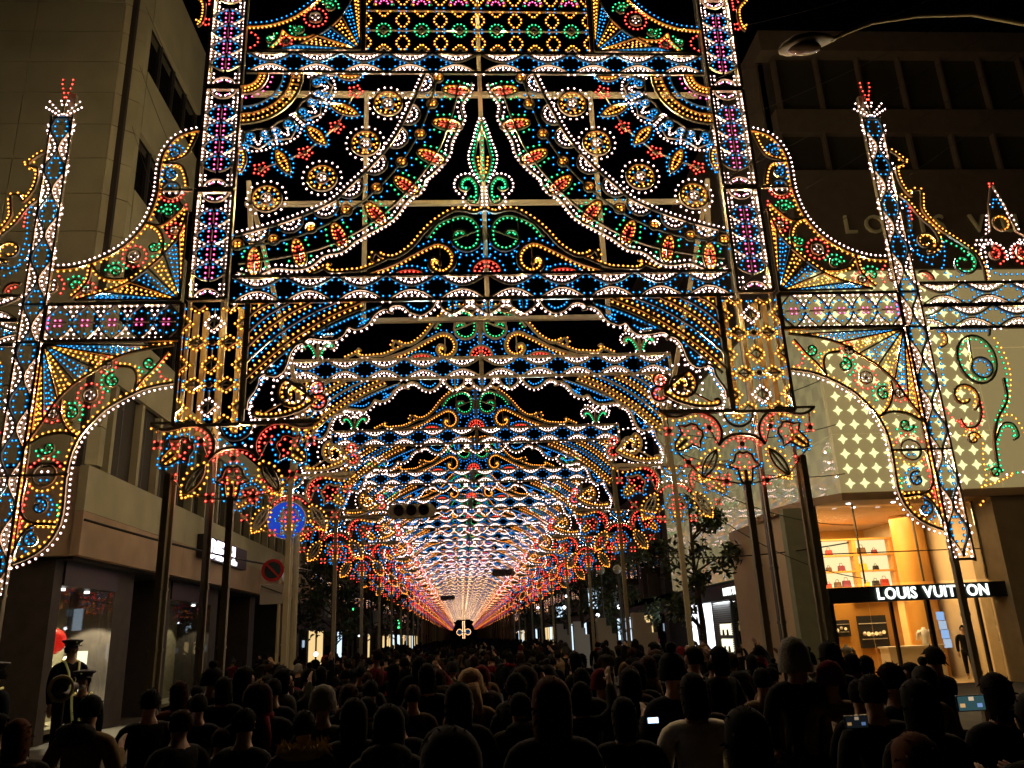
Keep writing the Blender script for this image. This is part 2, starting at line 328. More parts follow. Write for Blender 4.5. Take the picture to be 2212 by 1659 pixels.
def m_lily_bracket(o):
    cx = 5.22
    for s in (1, -1):
        R = lambda c: [(cx+s*p[0], p[1]) for p in c]
        c = R(sm([(1.68,6.04),(1.55,5.95),(1.38,5.9),(1.18,5.93),(.95,5.99),(.72,5.97),(.52,5.84),(.41,5.62),(.42,5.42),(.5,5.26)])); o.bar(c, .055)
        n = len(c)//2; o.dots(c[:n], .12, 'Y', -.075*s*-1 if False else .075*s); o.dots(c[n:], .105, 'R', .075*s)
        o.bar(R([(.8,6.05),(1.7,6.05)]), .04)
        c = R(sm([(0,5.5),(.22,5.47),(.38,5.38),(.5,5.26)])); o.bar(c, .055).dots(c, .12, 'R', -.08*s)
        o.dots(R(sm([(.28,5.75),(.36,5.9),(.4,6.0)])), .13, 'W'); o.dots(R([(.14,5.56),(.4,5.5)]), .11, 'W'); o.dots(R([(.3,5.62),(.36,5.72)]), .1, 'B')
        l = leafshape(cx+s*.74, 4.88, .68, .22, -58*s if s > 0 else 238); o.bar(l, .04); o.bar([(cx+s*.56,5.17),(cx+s*.92,4.6)], .03)
        o.dots(leafshape(cx+s*.74, 4.87, .84, .42, -58*s if s > 0 else 238), .13, 'Y')
        lily(o, cx+s*1.15, 5.42, 50*s)
        for kx, kz in ((.66,5.65),(1.52,5.6),(1.18,4.92),(.43,4.5)):
            kx = cx+s*kx; o.bar(arc(kx, kz, .035, 0, 360, 6), .05)
            for a in (45, 135, 225, 315): o.dot(kx+.095*math.cos(math.radians(a)), kz+.095*math.sin(math.radians(a)), 'R')
        o.bar(R([(.5,5.26),(.66,5.65)]), .02); o.bar(R([(.0,4.42),(.43,4.5),(.92,4.6),(1.18,4.92),(1.4,5.15)]), .025); o.bar(R([(1.52,5.6),(1.55,5.93)]), .02)
        o.dots(R(sm([(.6,4.56),(.75,4.55),(.92,4.52),(1.02,4.62)])), .12, 'Y')
    o.bar(arc(cx,5.98,.32,180,360), .05); o.dots(arc(cx,5.98,.24,188,352), .095, 'B'); o.dots(arc(cx,5.98,.13,195,345), .12, 'Y'); o.dots(arc(cx,5.98,.42,215,325), .15, 'B')
    o.bar(arc(cx,5.28,.035,0,360,6), .05)
    for a in (45, 135, 225, 315): o.dot(cx+.095*math.cos(math.radians(a)), 5.28+.1*math.sin(math.radians(a)), 'R')
    for dx in (-.06, .06): o.dot(cx+dx, 5.42, 'R')
    lily(o, cx, 4.75, 0)
def m_fleur(o):
    cx = 4.62
    o.bar([(cx,9.3),(cx,9.82)], .07)
    for s in (1, -1):
        c = sm([(cx+s*.02,9.4),(cx+s*.1,9.62),(cx+s*.26,9.8),(cx+s*.42,9.78),(cx+s*.44,9.66),(cx+s*.34,9.63)]); o.bar(c, .05).dots(c, .085, 'G', .06*s*-1)
        o.dots(sm([(cx+s*.1,9.75),(cx+s*.3,9.93),(cx+s*.5,9.88),(cx+s*.55,9.7),(cx+s*.42,9.54)]), .1, 'W')
        c = sm([(cx,9.84),(cx+s*.2,10.0),(cx+s*.42,10.03)]); o.bar(c, .04).dots(c, .09, 'W', .06*s)
        o.dots([(cx+s*.06,9.8),(cx+s*.08,10.0)], .08, 'W')
    o.dot(cx, 9.36, 'W'); o.dot(cx+.12, 9.38, 'W'); o.dot(cx-.12, 9.38, 'W')
def m_column(o):
    x0, x1 = 5.15, 6.47; cx = (x0+x1)/2; W = x1-x0
    for x in (x0, x1): o.bar([(x,8.66),(x,5.98)], .07, .08)
    o.bar([(x0,5.98),(x1,5.98)], .07, .08)
    def dia(x, z, w, h, col, half=0):
        c = [(x+w*math.cos(a), z+h*math.sin(a)) for a in [i*PI/2 for i in range(5)]]
        p = [q for q in c if x0-.01 <= q[0] <= x1+.01]
        if half: p = [(x, z+h), (x+half*w, z), (x, z-h)]
        o.bar(p, .035); big = [(x+(q[0]-x)*1.75, z+(q[1]-z)*1.75) for q in p]; o.dots(big, .09, col)
    for z in (8.2, 7.28, 6.36):
        dia(cx, z, .12, .12, 'W' if z != 7.28 else 'Y'); o.bar([(cx,z+.35),(cx,z-.12)], .02)
        dia(x0, z, .13, .13, 'Y', 1); dia(x1, z, .13, .13, 'Y', -1)
    for z in (7.77, 6.84):
        for x in (cx-.33, cx+.33): dia(x, z, .14, .1, 'Y'); o.bar([(x-.14,z),(x+.14,z)], .02)
        o.bar(arc(cx,z,.04,0,360,6), .05)
        for x in (cx, x0+.03, x1-.03):
            for a in (50, 90, 130, 230, 270, 310):
                p = (x+.16*math.cos(math.radians(a)), z+.13*math.sin(math.radians(a)))
                if x0 < p[0] < x1: o.dot(*p, 'B')
        o.bar([(cx-.12,z),(cx+.12,z)], .02)
    for z, s in ((8.62,-1),(6.02,1)):
        for x in (cx-.33, cx+.33): o.dots([(x-.2,z+s*.05),(x,z+s*.17),(x+.2,z+s*.05)], .09, 'Y'); o.bar([(x-.12,z),(x,z+s*.1),(x+.12,z)], .03)
        o.dots([(cx-.1,z+s*.09),(cx+.1,z+s*.09)], .08, 'B')
        for x in (x0+.06, x1-.06): o.dot(x, z+s*.07, 'B')
def lattice(o, x0, x1, z0, z1, n, vert=True):
    """chain of blue rings with pink hearts between hexagon lines; long axis vertical or horizontal"""
    T = (lambda a, b: (a, b)) if vert else (lambda a, b: (b, a))
    A0, A1, L0, L1 = (x0, x1, z0, z1) if vert else (z0, z1, x0, x1)
    ac = (A0+A1)/2; W = A1-A0; p = (L1-L0)/n
    for a in (A0, A1): o.bar([T(a,L0), T(a,L1)], .075, .09)
    for l in (L0, L1): o.bar([T(A0,l), T(A1,l)], .075, .09)
    if vert:
        pass
    for i in range(n):
        c = L0+p*(i+.5)
        if 0 < i < n-1 or n < 5 or not vert:
            pts = [(ac+W*.30*math.cos(t), c+p*.42*math.sin(t)) for t in [k*2*PI/10 for k in range(10)]]
            for a, b in pts: o.dot(*T(a,b), 'B')
            for da, dl in ((.075,.1),(-.075,.1),(.075,-.03),(-.075,-.03),(.07,-.15),(-.07,-.15)):
                if vert or abs(dl) < .12: o.dot(*T(ac+da*(1 if vert else .8), c+dl*(1 if vert else .8)), 'P')
            o.bar([T(ac,c-p*.3), T(ac,c+p*.3)], .015)
            for s in (1, -1):
                k = sm([(ac+s*.03,c+p*.5),(ac+s*W*.22,c+p*.38),(ac+s*W*.5,c)], 3); o.bar([T(*q) for q in k], .03)
                k = sm([(ac+s*.03,c-p*.5),(ac+s*W*.22,c-p*.38),(ac+s*W*.5,c)], 3); o.bar([T(*q) for q in k], .03)
            l = c+p/2
            if i < n-1 or True:
                for s in (1, -1):
                    for aa, ll in ((.44,-.32),(.44,-.1),(.44,.13),(.44,.34),(.31,-.1),(.31,.12),(.19,0)):
                        if l+ll*p < L1-.03: o.dot(*T(ac+s*W*aa, l+ll*p), 'W')
        else:
            e = L0 if i == 0 else L1; s2 = 1 if i == 0 else -1
            k = arc(0, 0, W*.36, 0, 180, 10); k = [(ac+q[0], e+s2*q[1]*.9) for q in k]; o.bar([T(*q) for q in k], .03); o.dots([T(ac+(q[0]-ac)*.75, e+(q[1]-e)*.75) for q in k], .11, 'W')
            for aa in (-.44,-.31,.31,.44):
                for ll in (.25,.55,.8): o.dot(*T(ac+W*aa, e+s2*ll*p), 'W')
            for aa in (-.12, .12): o.dot(*T(ac+W*aa, e+s2*.35*p), 'P')
def m_tower(o):
    for z0, z1 in ((8.73,11.41), (11.41,14.14), (14.14,16.87), (16.87,19.6)): lattice(o, 5.6, 6.4, z0+.03, z1-.03, 6 if True else 5)
    o.dots([(5.55,8.8),(5.55,19)], 99, 'W')
def hooks(o, pts, col='Y', sp=.1): o.bar(sm(pts), .045).dots(sm(pts), sp, col, .06)
def scroll(o, cx, cz, r, a, col, cw=1):
    c = spiral(cx, cz, r, r*.28, a, a+cw*400); o.bar(c, .035); o.dots(spiral(cx,cz,r*.72,r*.25,a,a+cw*380), .085, col); o.dots(arc(cx,cz,r*1.35,a,a+cw*170), .11, col)
    o.bar([(cx-r*.5,cz-r*.4),(cx+r*.5,cz+r*.4)], .02)
def medal(o, cx, cz, r=.14):
    o.bar([(cx+r*math.cos(t)*(1.15 if i % 2 == 0 else 1), cz+r*math.sin(t)) for i, t in enumerate([PI/4+k*PI/4 for k in range(9)])], .03); o.dots(arc(cx,cz,r*1.8,0,360), .11, 'R')
    for a in (0, 90, 180, 270): o.dot(cx+.07*math.cos(math.radians(a)), cz+.07*math.sin(math.radians(a)), 'W')
    o.bar([(cx-.08,cz),(cx+.08,cz)], .02); o.bar([(cx,cz-.08),(cx,cz+.08)], .02)
def fan(o, apex, ends, cols='YB'):
    for e in ends: o.bar([apex, e], .035)
    for i in range(len(ends)-1):
        a, b = np.array(ends[i]), np.array(ends[i+1]); ap = np.array(apex); k = cols[i % len(cols)]
        for t in (.28, .72):
            e = a+(b-a)*t; s = ap+(e-ap)*.14; o.dots([tuple(s), tuple(ap+(e-ap)*.95)], .11, k)
        e = (a+b)/2; o.dots([tuple(ap+(e-ap)*.7), tuple(ap+(e-ap)*.93)], .12, k)
def m_wing_upper(o):
    e = sm([(6.46,12.98),(6.8,12.88),(7.04,12.68),(7.2,12.35),(7.25,12.0),(7.25,11.4),(7.31,11.0),(7.43,10.62),(7.6,10.33),(7.84,10.05),(8.2,9.79),(8.57,9.62),(8.89,9.54),(9.22,9.52)], 4)
    o.bar(e, .05).dots(e, .115, 'W', .09); o.dots(e, .125, 'Y', -.06)
    arcp = sm([(6.56,10.86),(6.72,10.25),(7.0,9.83),(7.29,9.51),(7.65,9.2),(8.04,9.0),(8.72,8.78)], 4); o.bar(arcp, .045).dots(arcp, .12, 'Y', -.06 if False else .06)
    fan(o, (6.55,8.76), [(8.72,8.8),(8.2,8.95),(7.65,9.2),(7.29,9.51),(6.98,9.85),(6.7,10.3),(6.57,10.8)], 'BYBYBY')
    hooks(o, [(7.43,10.6),(7.2,10.5),(7.05,10.3),(7.0,10.0),(7.03,9.83)]); hooks(o, [(8.47,9.62),(8.25,9.35),(8.0,9.26),(7.7,9.26)]); hooks(o, [(7.43,10.6),(7.1,10.55),(6.85,10.75),(6.66,11.0)]); hooks(o, [(8.47,9.62),(8.5,9.25),(8.65,9.0),(8.8,8.84)])
    scroll(o, 7.2, 10.02, .17, 120, 'G'); scroll(o, 8.75, 9.12, .17, 200, 'G', -1); scroll(o, 7.95, 9.43, .17, 0, 'G'); scroll(o, 6.98, 10.85, .16, 0, 'G')
    scroll(o, 6.98, 12.35, .18, 30, 'B'); scroll(o, 6.97, 11.82, .18, 90, 'B', -1); hooks(o, [(6.5,12.9),(6.62,12.5),(6.78,12.25),(7.2,12.12)]); hooks(o, [(7.2,12.1),(6.8,12.05),(6.65,11.75),(6.6,11.5)])
    medal(o, 7.6, 9.8); medal(o, 6.8, 10.42, .1); medal(o, 8.5, 9.02, .1)
    o.bar([(6.5,11.41),(7.3,11.41)], .05); o.bar(arc(6.95,11.41,.2,0,360), .03); o.dots(arc(6.95,11.41,.28,190,350), .1, 'R'); o.dots(arc(6.95,11.45,.1,20,160), .1, 'B'); o.dots([(6.65,11.35),(7.2,11.35)], .13, 'W')
    o.dots([(6.62,11.1),(6.58,10.9)], .1, 'R'); o.bar(arc(9.26,9.1,.14,90,270), .03); o.dots(sm([(9.15,9.4),(8.98,9.15),(9.05,8.9)]), .11, 'R')
    o.dots([(9.2,9.0),(9.2,9.3)], .1, 'W')
def m_wing_band(o): lattice(o, 6.5, 9.26, 7.86, 8.68, 5, False); o.dots([(9.2,8.1),(9.2,8.45)], .13, 'P')
def m_wing_lower(o):
    e = sm([(6.53,6.91),(7.01,6.82),(7.42,6.64),(7.81,6.39),(8.07,6.11),(8.28,5.8),(8.4,5.45),(8.44,5.05),(8.43,4.68),(8.42,4.32),(8.46,4.03),(8.59,3.75),(8.84,3.52),(9.22,3.35)], 4)
    o.bar(e, .05).dots(e, .115, 'W', -.09); o.dots(e, .125, 'Y', .07)
    a = sm([(6.6,7.74),(7.2,7.65),(7.7,7.5),(8.1,7.23),(8.49,6.95),(8.8,6.6),(9.0,6.2),(9.2,5.85),(9.3,5.6)], 4); o.bar(a, .045).dots(a, .12, 'Y', .06)
    fan(o, (9.24,7.8), [(6.95,7.72),(7.7,7.5),(8.1,7.23),(8.49,6.95),(8.8,6.6),(9.02,6.15),(9.22,5.85)], 'BYBYBY')
    hooks(o, [(7.3,6.74),(7.28,7.05),(7.4,7.25),(7.7,7.3)]); hooks(o, [(7.3,6.74),(7.15,7.0),(6.9,7.3),(6.7,7.6)]); hooks(o, [(8.32,5.8),(8.55,6.0),(8.7,6.3),(8.72,6.6)]); hooks(o, [(8.32,5.8),(8.6,5.9),(8.95,5.85),(9.2,5.7)])
    scroll(o, 7.05, 7.35, .17, 180, 'G'); scroll(o, 7.74, 6.98, .18, 90, 'G', -1); scroll(o, 8.5, 6.3, .17, 60, 'G'); scroll(o, 8.86, 5.6, .17, 0, 'G', -1)
    medal(o, 8.17, 6.68); medal(o, 7.9, 7.32, .1); medal(o, 8.85, 6.3, .1); o.dots(sm([(6.7,7.5),(6.85,7.3),(6.8,7.05),(6.65,6.97)]), .11, 'R')
    o.bar([(8.4,5.05),(9.35,5.05)], .05); o.bar(arc(8.86,5.05,.22,0,360), .03); o.dots(arc(8.86,5.07,.32,20,160), .1, 'R'); o.dots(arc(8.86,5.03,.3,200,340), .1, 'Y')
    for x in (8.8, 8.92): o.dot(x, 4.95, 'B'); o.dot(x, 5.12, 'W')
    scroll(o, 8.87, 4.42, .18, 60, 'B'); scroll(o, 8.92, 3.8, .18, 90, 'B', -1); hooks(o, [(9.2,5.0),(9.22,4.5),(9.15,4.25),(8.95,4.12),(8.5,4.08)]); hooks(o, [(8.5,4.06),(8.9,4.08),(9.12,3.9),(9.25,3.5)])
    for x in (9.22, 9.32): o.bar([(x,7.75),(x,3.4)], .03); 
    o.dots([(9.27,7.4),(9.27,3.6)], .13, 'Y'); o.dots([(9.12,4.25),(9.2,4.0)], .09, 'R'); o.dots(sm([(8.55,4.5),(8.5,4.2)]), .1, 'G')
    o.dots([(9.1,4.9),(9.25,3.8)], .12, 'R')
def m_spire(o):
    cx = 9.53; p = 1.08; hw = .25
    for s in (1, -1):
        c = [(cx+s*(.16+.08*math.cos((z-2.66)*2*PI/p)), z) for z in np.arange(2.8, 13.3, .09)]
        o.bar([(cx+s*(hw-.02+.0*z), z) for z in (2.7, 13.35)], .045, .06)
        w = [(cx+s*(.11-.10*math.cos((z-.63)*2*PI/p)), z) for z in np.arange(2.8, 13.35, .09)]; o.bar(w, .03)
        o.dots(w, .115, 'W', -.055*s)
        o.dots([(q[0]+s*.07 if abs(q[0]-cx) < .14 else q[0]+s*.0, q[1]) for q in w if True], .125, 'W', -.09*s, .1)
    z = 2.8
    while z < 13.4:
        zc = .63+p*round((z-.63-p/2)/p)+p/2
        z += p
        for dz, dx in ((.28,.035),(.16,.09),(.03,.13),(-.1,.12),(-.22,.06)):
            for s in (1, -1):
                if 2.9 < zc+dz < 13.4: o.dot(cx+s*dx, zc+dz, 'B')
    for zz in (5.05, 7.85, 8.7): o.bar([(cx-hw,zz),(cx+hw,zz)], .05)
    for s in (1, -1):
        for i in range(5): o.dot(cx+s*(.03+.075*i), 13.4+.085*i+.0, 'W'); o.dot(cx+s*(.09+.075*i), 13.38+.05*i, 'W')
        for i in range(4): o.dot(cx+s*(.05+.03*i), 13.66+.1*i+.0, 'W') if i < 2 else None
        for i in range(5): o.dot(cx+s*(.02+.03*min(i,3)), 13.86+.12*i, 'R')
        o.bar([(cx,13.35),(cx+s*.34,13.75)], .012, .02); o.bar([(cx,13.4),(cx+s*.1,14.35)], .012, .02)
    o.bar([(cx-.2,13.3),(cx+.2,13.3)], .04); o.bar([(cx-.25,2.75),(cx+.25,2.75)], .05)
def m_outer_wing(o):
    hooks(o, [(9.8,12.42),(9.95,12.3),(10.12,12.1),(10.02,12.02),(9.88,11.95),(9.88,11.6),(9.98,11.3),(10.1,11.14)]); hooks(o, [(10.1,11.14),(10.2,11.3),(10.36,11.3),(10.33,11.05),(10.3,10.8),(10.44,10.5),(10.63,10.26),(11.0,9.95),(11.36,9.61),(11.45,9.3),(11.45,8.95)], 'Y', .1)
    o.dots([(9.95,12.15),(10.25,12.15)], .09, 'Y'); hooks(o, [(9.8,11.2),(9.98,11.0),(10.2,10.6),(10.45,10.3),(10.55,10.0),(10.45,9.8),(10.2,9.72)]); 
    c = spiral(10.2,9.95,.3,.1,-90,330); o.bar(c, .045); o.dots(spiral(10.2,9.95,.25,.06,-90,330), .1, 'Y'); o.dots(arc(10.2,9.95,.4,150,330), .13, 'B')
    c = spiral(11.0,9.4,.36,.12,60,-330); o.bar(c, .045); o.dots(spiral(11.0,9.4,.3,.08,60,-330), .11, 'G'); o.dots([(10.6,10.15),(11.1,9.85),(11.35,9.5)], .12, 'G', -.1); o.dots(arc(10.75,9.35,.3,-180,-20), .13, 'B')
    o.dots([(9.86,11.2),(9.95,10.8),(9.9,10.3),(10.0,9.5),(10.3,9.35)], .13, 'B'); o.dots([(10.0,11.0),(10.0,10.5)], .11, 'R'); o.dots([(10.65,10.0),(10.6,9.6),(10.5,9.3)], .13, 'B')
    c = arc(9.98,8.98,.22,0,120); o.bar(c, .05); o.dots(arc(9.98,8.98,.13,0,110), .09, 'R')
    lens_row(o, 9.82, 13.6, 8.36, 8.9, 1.08, .5); lens_row(o, 9.82, 13.6, 7.8, 8.34, 1.08, 0)
    # small turret
    t = 12.15
    for s in (1, -1):
        o.bar([(t,11.5),(t+s*.2,10.9),(t+s*.32,10.2),(t+s*.7,9.95)], .03)
        for k, w in enumerate((.06,.1,.14,.17,.2,.22,.25,.28,.31,.34)): o.dot(t+s*w, 11.28-.12*k, 'W'); o.dot(t+s*(w+.09), 11.22-.12*k, 'W') if k > 4 else None
        for k in range(2): o.dot(t+s*.05, 11.4+.08*k, 'R')
        for k in range(3): o.dot(t+s*.05*(k+1)*.7, 11.05-.1*k, 'B')
        o.dots([(t+s*.3,9.98),(t+s*.75,9.98)], .1, 'W'); o.dots([(t+s*.3,9.88),(t+s*.8,9.86)], .1, 'W')
        scroll(o, t+s*.36, 9.62, .2, 90, 'R', s); o.dots(arc(t+s*.36,9.6,.32,-30,200), .1, 'W')
    o.dots(arc(t,10.42,.18,0,360), .09, 'Y'); o.bar(arc(t,10.42,.2,0,360), .03); o.dots([(11.5,9.4),(11.75,9.1),(12.7,9.1)], .13, 'B'); o.dots([(11.6,9.85),(11.55,9.0)], .12, 'W')
    # lower part
    o.bar([(11.25,7.75),(11.2,7.6)], .04); o.dots([(10.0,7.72),(11.2,7.72)], .1, 'B')
    c = arc(10.78,7.05,.44,0,360,24,.56); o.bar(c, .045); o.dots(arc(10.78,7.05,.37,0,360,24,.48), .13, 'G'); c = arc(10.85,6.85,.24,0,360); o.bar(c, .04); o.dots(arc(10.85,6.85,.17,0,360), .11, 'B'); o.bar([(10.7,7.6),(10.65,6.9)], .03)
    o.dots(sm([(11.28,7.6),(11.45,7.2),(11.48,6.7),(11.35,6.2),(11.2,5.9)]), .13, 'Y'); o.dots(sm([(11.3,7.4),(11.38,7.0),(11.38,6.6),(11.2,6.1),(10.85,5.6)]), .13, 'G')
    c = sm([(11.3,6.6),(11.25,6.1),(10.95,5.7),(10.78,5.3),(10.72,4.9),(10.7,4.6)]); o.bar(c, .045).dots(c, .12, 'G', .07)
    c = spiral(10.3,6.2,.36,.12,-60,330); o.bar(c, .045); o.dots(spiral(10.3,6.2,.28,.08,-60,330), .1, 'Y'); o.dots(arc(10.25,6.0,.42,180,290), .12, 'R')
    c = sm([(10.62,6.1),(10.6,5.8),(10.45,5.55),(10.2,5.5),(10.1,5.7)]); o.bar(c, .04).dots(c, .1, 'R', .05); scroll(o, 10.3, 5.25, .16, 0, 'Y')
    c = sm([(10.78,5.2),(11.0,5.55),(11.25,5.55),(11.32,5.3),(11.2,5.2)]); o.bar(c, .04).dots(c, .11, 'G', -.07); o.dots(sm([(10.9,5.7),(11.3,5.75),(11.5,5.3)]), .12, 'Y')
    o.dots(sm([(10.5,5.2),(10.42,4.8),(10.4,4.4),(10.3,4.2)]), .12, 'Y'); scroll(o, 10.62, 4.5, .14, 0, 'G'); o.dots([(10.2,4.2),(10.6,4.3),(11.0,4.45)], .1, 'Y'); o.dots([(10.25,3.95),(10.1,3.8)], .1, 'Y'); o.dots([(9.9,6.4),(10.0,7.4)], .12, 'B')
    c = arc(10.0,7.55,.2,-90,60); o.bar(c, .035); o.dots(arc(10.0,7.55,.14,-90,60), .1, 'Y')
    o.dots(sm([(10.8,4.45),(11.2,4.5),(11.7,4.5),(12.3,4.5)]), .13, 'WYG')
def m_fan_upper(o):
    e = sm([(5.55,15.9),(5.2,15.93),(4.91,15.99),(4.55,16.15),(4.22,16.4),(3.93,16.7),(3.75,17.0),(3.6,17.4)], 4); o.bar(e, .05).dots(e, .1, 'Y', .06 if False else .06); o.dots(e, .13, 'B', -.1)
    a = sm([(5.4,15.2),(4.99,15.22),(4.4,15.36),(3.89,15.65),(3.58,15.91),(3.31,16.26),(3.12,16.7),(3.0,17.2)], 4); o.bar(a, .04)
    fan(o, (2.85,15.24), [(5.0,15.22),(4.4,15.36),(3.89,15.65),(3.58,15.91),(3.31,16.26),(3.08,16.8),(2.9,17.3)], 'BYBYBY')
    hooks(o, [(5.0,15.3),(4.8,15.55),(4.72,15.8),(4.5,15.62),(4.2,15.6),(3.95,15.68)]); scroll(o, 5.0, 15.55, .16, 120, 'G'); scroll(o, 4.32, 15.85, .17, 30, 'G', -1); scroll(o, 3.62, 16.5, .17, 30, 'G'); medal(o, 3.95, 16.18, .15); medal(o, 4.62, 15.45, .08)
    o.dots(sm([(5.5,15.75),(5.3,15.6),(5.3,15.4),(5.5,15.25)]), .11, 'R')
def m_upper_lattice(o):
    o.bar([(2.76,15.2),(2.76,18)], .07); o.bar([(0,16.42),(2.76,16.42)], .05); o.bar([(0,15.81),(2.76,15.81)], .02)
    for i in range(4):
        x = .92*i
        for z in (15.46, 16.13, 16.8, 17.47):
            for a in range(12):
                t = PI/12+a*PI/6; k = .175/max(abs(math.cos(t))+abs(math.sin(t))*.85, .1)*1.0; k = min(k, .19); p = (x+k*1.1*math.cos(t)*.95, z+k*1.25*math.sin(t))
                if 0 <= p[0] <= 2.76: o.dot(p[0], p[1], 'Y')
        for z in (15.81, 15.22, 16.45, 17.1):
            for s in (1, -1):
                for dz in (-.05, .05):
                    if 0 <= x+s*.09 <= 2.78: o.dot(x+s*.09, z+dz, 'B')
    for i in range(3):
        x = .46+.92*i
        for z in (15.83,):
            for a in range(12): t = PI/12+a*PI/6; o.dot(x+.17*math.cos(t), z+.19*math.sin(t), 'G')
            o.bar(arc(x,z,.11,0,360,4), .02)
        o.dots([(x-.19,15.24),(x,15.42),(x+.19,15.24)], .085, 'Y'); o.dots([(x-.19,16.42),(x,16.22),(x+.19,16.42)], .085, 'Y')
        o.bar([(x-.12,15.2),(x,15.32),(x+.12,15.2)], .03)
        o.dots(arc(x,16.62,.2,200,-20), .09, 'GPY'); o.dots(arc(x,16.62,.1,200,-20), .08, 'P'); o.bar(arc(x,16.6,.25,180,0), .03)
def m_rosette(o):
    cx, cz = 5.55, 14.52
    A = lambda r: arc(cx, cz, r, 180, 270, 10)
    for r in (.32, .55): o.bar(A(r), .04)
    for r in (.38, .47): o.dots(A(r), .085, 'Y')
    o.dots(A(.66), .14, 'P'); o.dots(A(.95), .14, 'B'); o.bar(A(.9), .02); o.bar(A(1.08), .05); o.bar(A(1.36), .05); o.dots(A(1.15), .11, 'Y'); o.dots(A(1.28), .11, 'Y')
    for a in range(184, 270, 9): t = math.radians(a); o.bar([(cx+1.08*math.cos(t),cz+1.08*math.sin(t)),(cx+1.36*math.cos(t),cz+1.36*math.sin(t))], .015)
    for i, (x, z) in enumerate(((3.82,14.13), (4.04,13.6), (4.6,13.03), (5.15,12.82))):
        ang = (172, 215, 233, 262)[i]; t = math.radians(ang); u = np.array((math.cos(t), math.sin(t))); v = np.array((-u[1], u[0])); c = np.array((x, z))
        R = lambda a, b: tuple(c+u*a+v*b)
        for s in (1, -1):
            cc = [R(-.02+.11*math.cos(q), s*.17+.11*math.sin(q)) for q in [k*PI/5 for k in range(11)]]; o.bar(cc, .03)
            for k in range(5): q = k*2*PI/5; o.dot(*R(-.02+.06*math.cos(q), s*.17+.06*math.sin(q)), 'B')
        o.bar([R(-.15,-.3),R(.15,-.32),R(.34,0),R(.15,.32),R(-.15,.3),R(-.2,0),R(-.15,-.3)], .03)
        o.dots([R(-.2,-.3),R(-.18,-.38),R(.2,-.42),R(.38,-.2),R(.40,0),R(.38,.2),R(.2,.42),R(-.18,.38),R(-.2,.3)], .105, 'W'); o.dots([R(.05,-.1),R(.25,0),R(.05,.1)], .08, 'W'); o.dots(spiral(*R(.16,.2),.11,.04,ang,ang+330), .07, 'B'); o.dots(spiral(*R(.16,-.2),.11,.04,ang,ang-330), .07, 'B')
    for (tx, tz), (bx, bz) in (((2.9,13.41),(3.5,13.68)), ((3.62,12.62),(4.02,13.05)), ((4.41,11.86),(4.7,12.42)), ((5.5,11.9),(5.5,12.5)), ((2.85,14.5),(3.35,14.5))):
        L = math.hypot(tx-bx, tz-bz)+.12; a = math.degrees(math.atan2(tz-bz, tx-bx)); mx, mz = (tx+bx)/2, (tz+bz)/2
        f = (lambda p: p[0] < 5.58 and p[1] < 14.52)
        l = [p for p in leafshape(mx, mz, L, .26, a) if f(p)]; o.bar(l, .035); o.dots([p for p in leafshape(mx, mz, L*.75, .13, a) if f(p)], .085, 'Y'); o.dots([p for p in leafshape(mx, mz, L*1.18, .44, a) if f(p)], .12, 'B')
        o.bar([(bx,bz),(bx+(bx-tx)*.8,bz+(bz-tz)*.8)], .015)
    for x, z in ((2.95,14.05), (3.37,13.07), (4.07,12.37), (5.04,11.95)):
        for k in range(10): a = k*2*PI/10; r = .17 if k % 2 else .12; o.dot(x+r*math.cos(a), z+r*math.sin(a), 'R')
        o.bar([(x+.06*math.cos(k*PI/2), z+.06*math.sin(k*PI/2)) for k in range(5)], .02)
    o.bar([(2.95,14.05),(3.37,13.07),(4.07,12.37),(5.04,11.95)], .02)
def m_sunburst(cx, cz):
    def f(o):
        o.bar(arc(cx,cz,.33,0,360,20), .04).bar(arc(cx,cz,.145,0,360,12), .03)
        for k in range(18): a = k*2*PI/18; o.dot(cx+.44*math.cos(a), cz+.44*math.sin(a), 'W')
        for k in range(14): a = k*2*PI/14; o.dot(cx+.265*math.cos(a), cz+.265*math.sin(a), 'Y'); 
        for k in range(8): a = k*2*PI/8+.2; o.dot(cx+.195*math.cos(a), cz+.195*math.sin(a), 'B' if k % 2 else 'Y')
        for k in range(5): a = k*2*PI/5; o.dot(cx+.065*math.cos(a), cz+.065*math.sin(a), 'W')
        o.bar([(cx-.12,cz),(cx+.12,cz)], .02); o.bar([(cx,cz-.12),(cx,cz+.12)], .02)
    return f
CURT = [(1.31,14.53),(1.64,13.65),(2.01,12.8),(2.49,12.1),(3.04,11.49),(3.42,11.1),(4.15,10.72),(4.92,10.44),(5.5,10.27)]
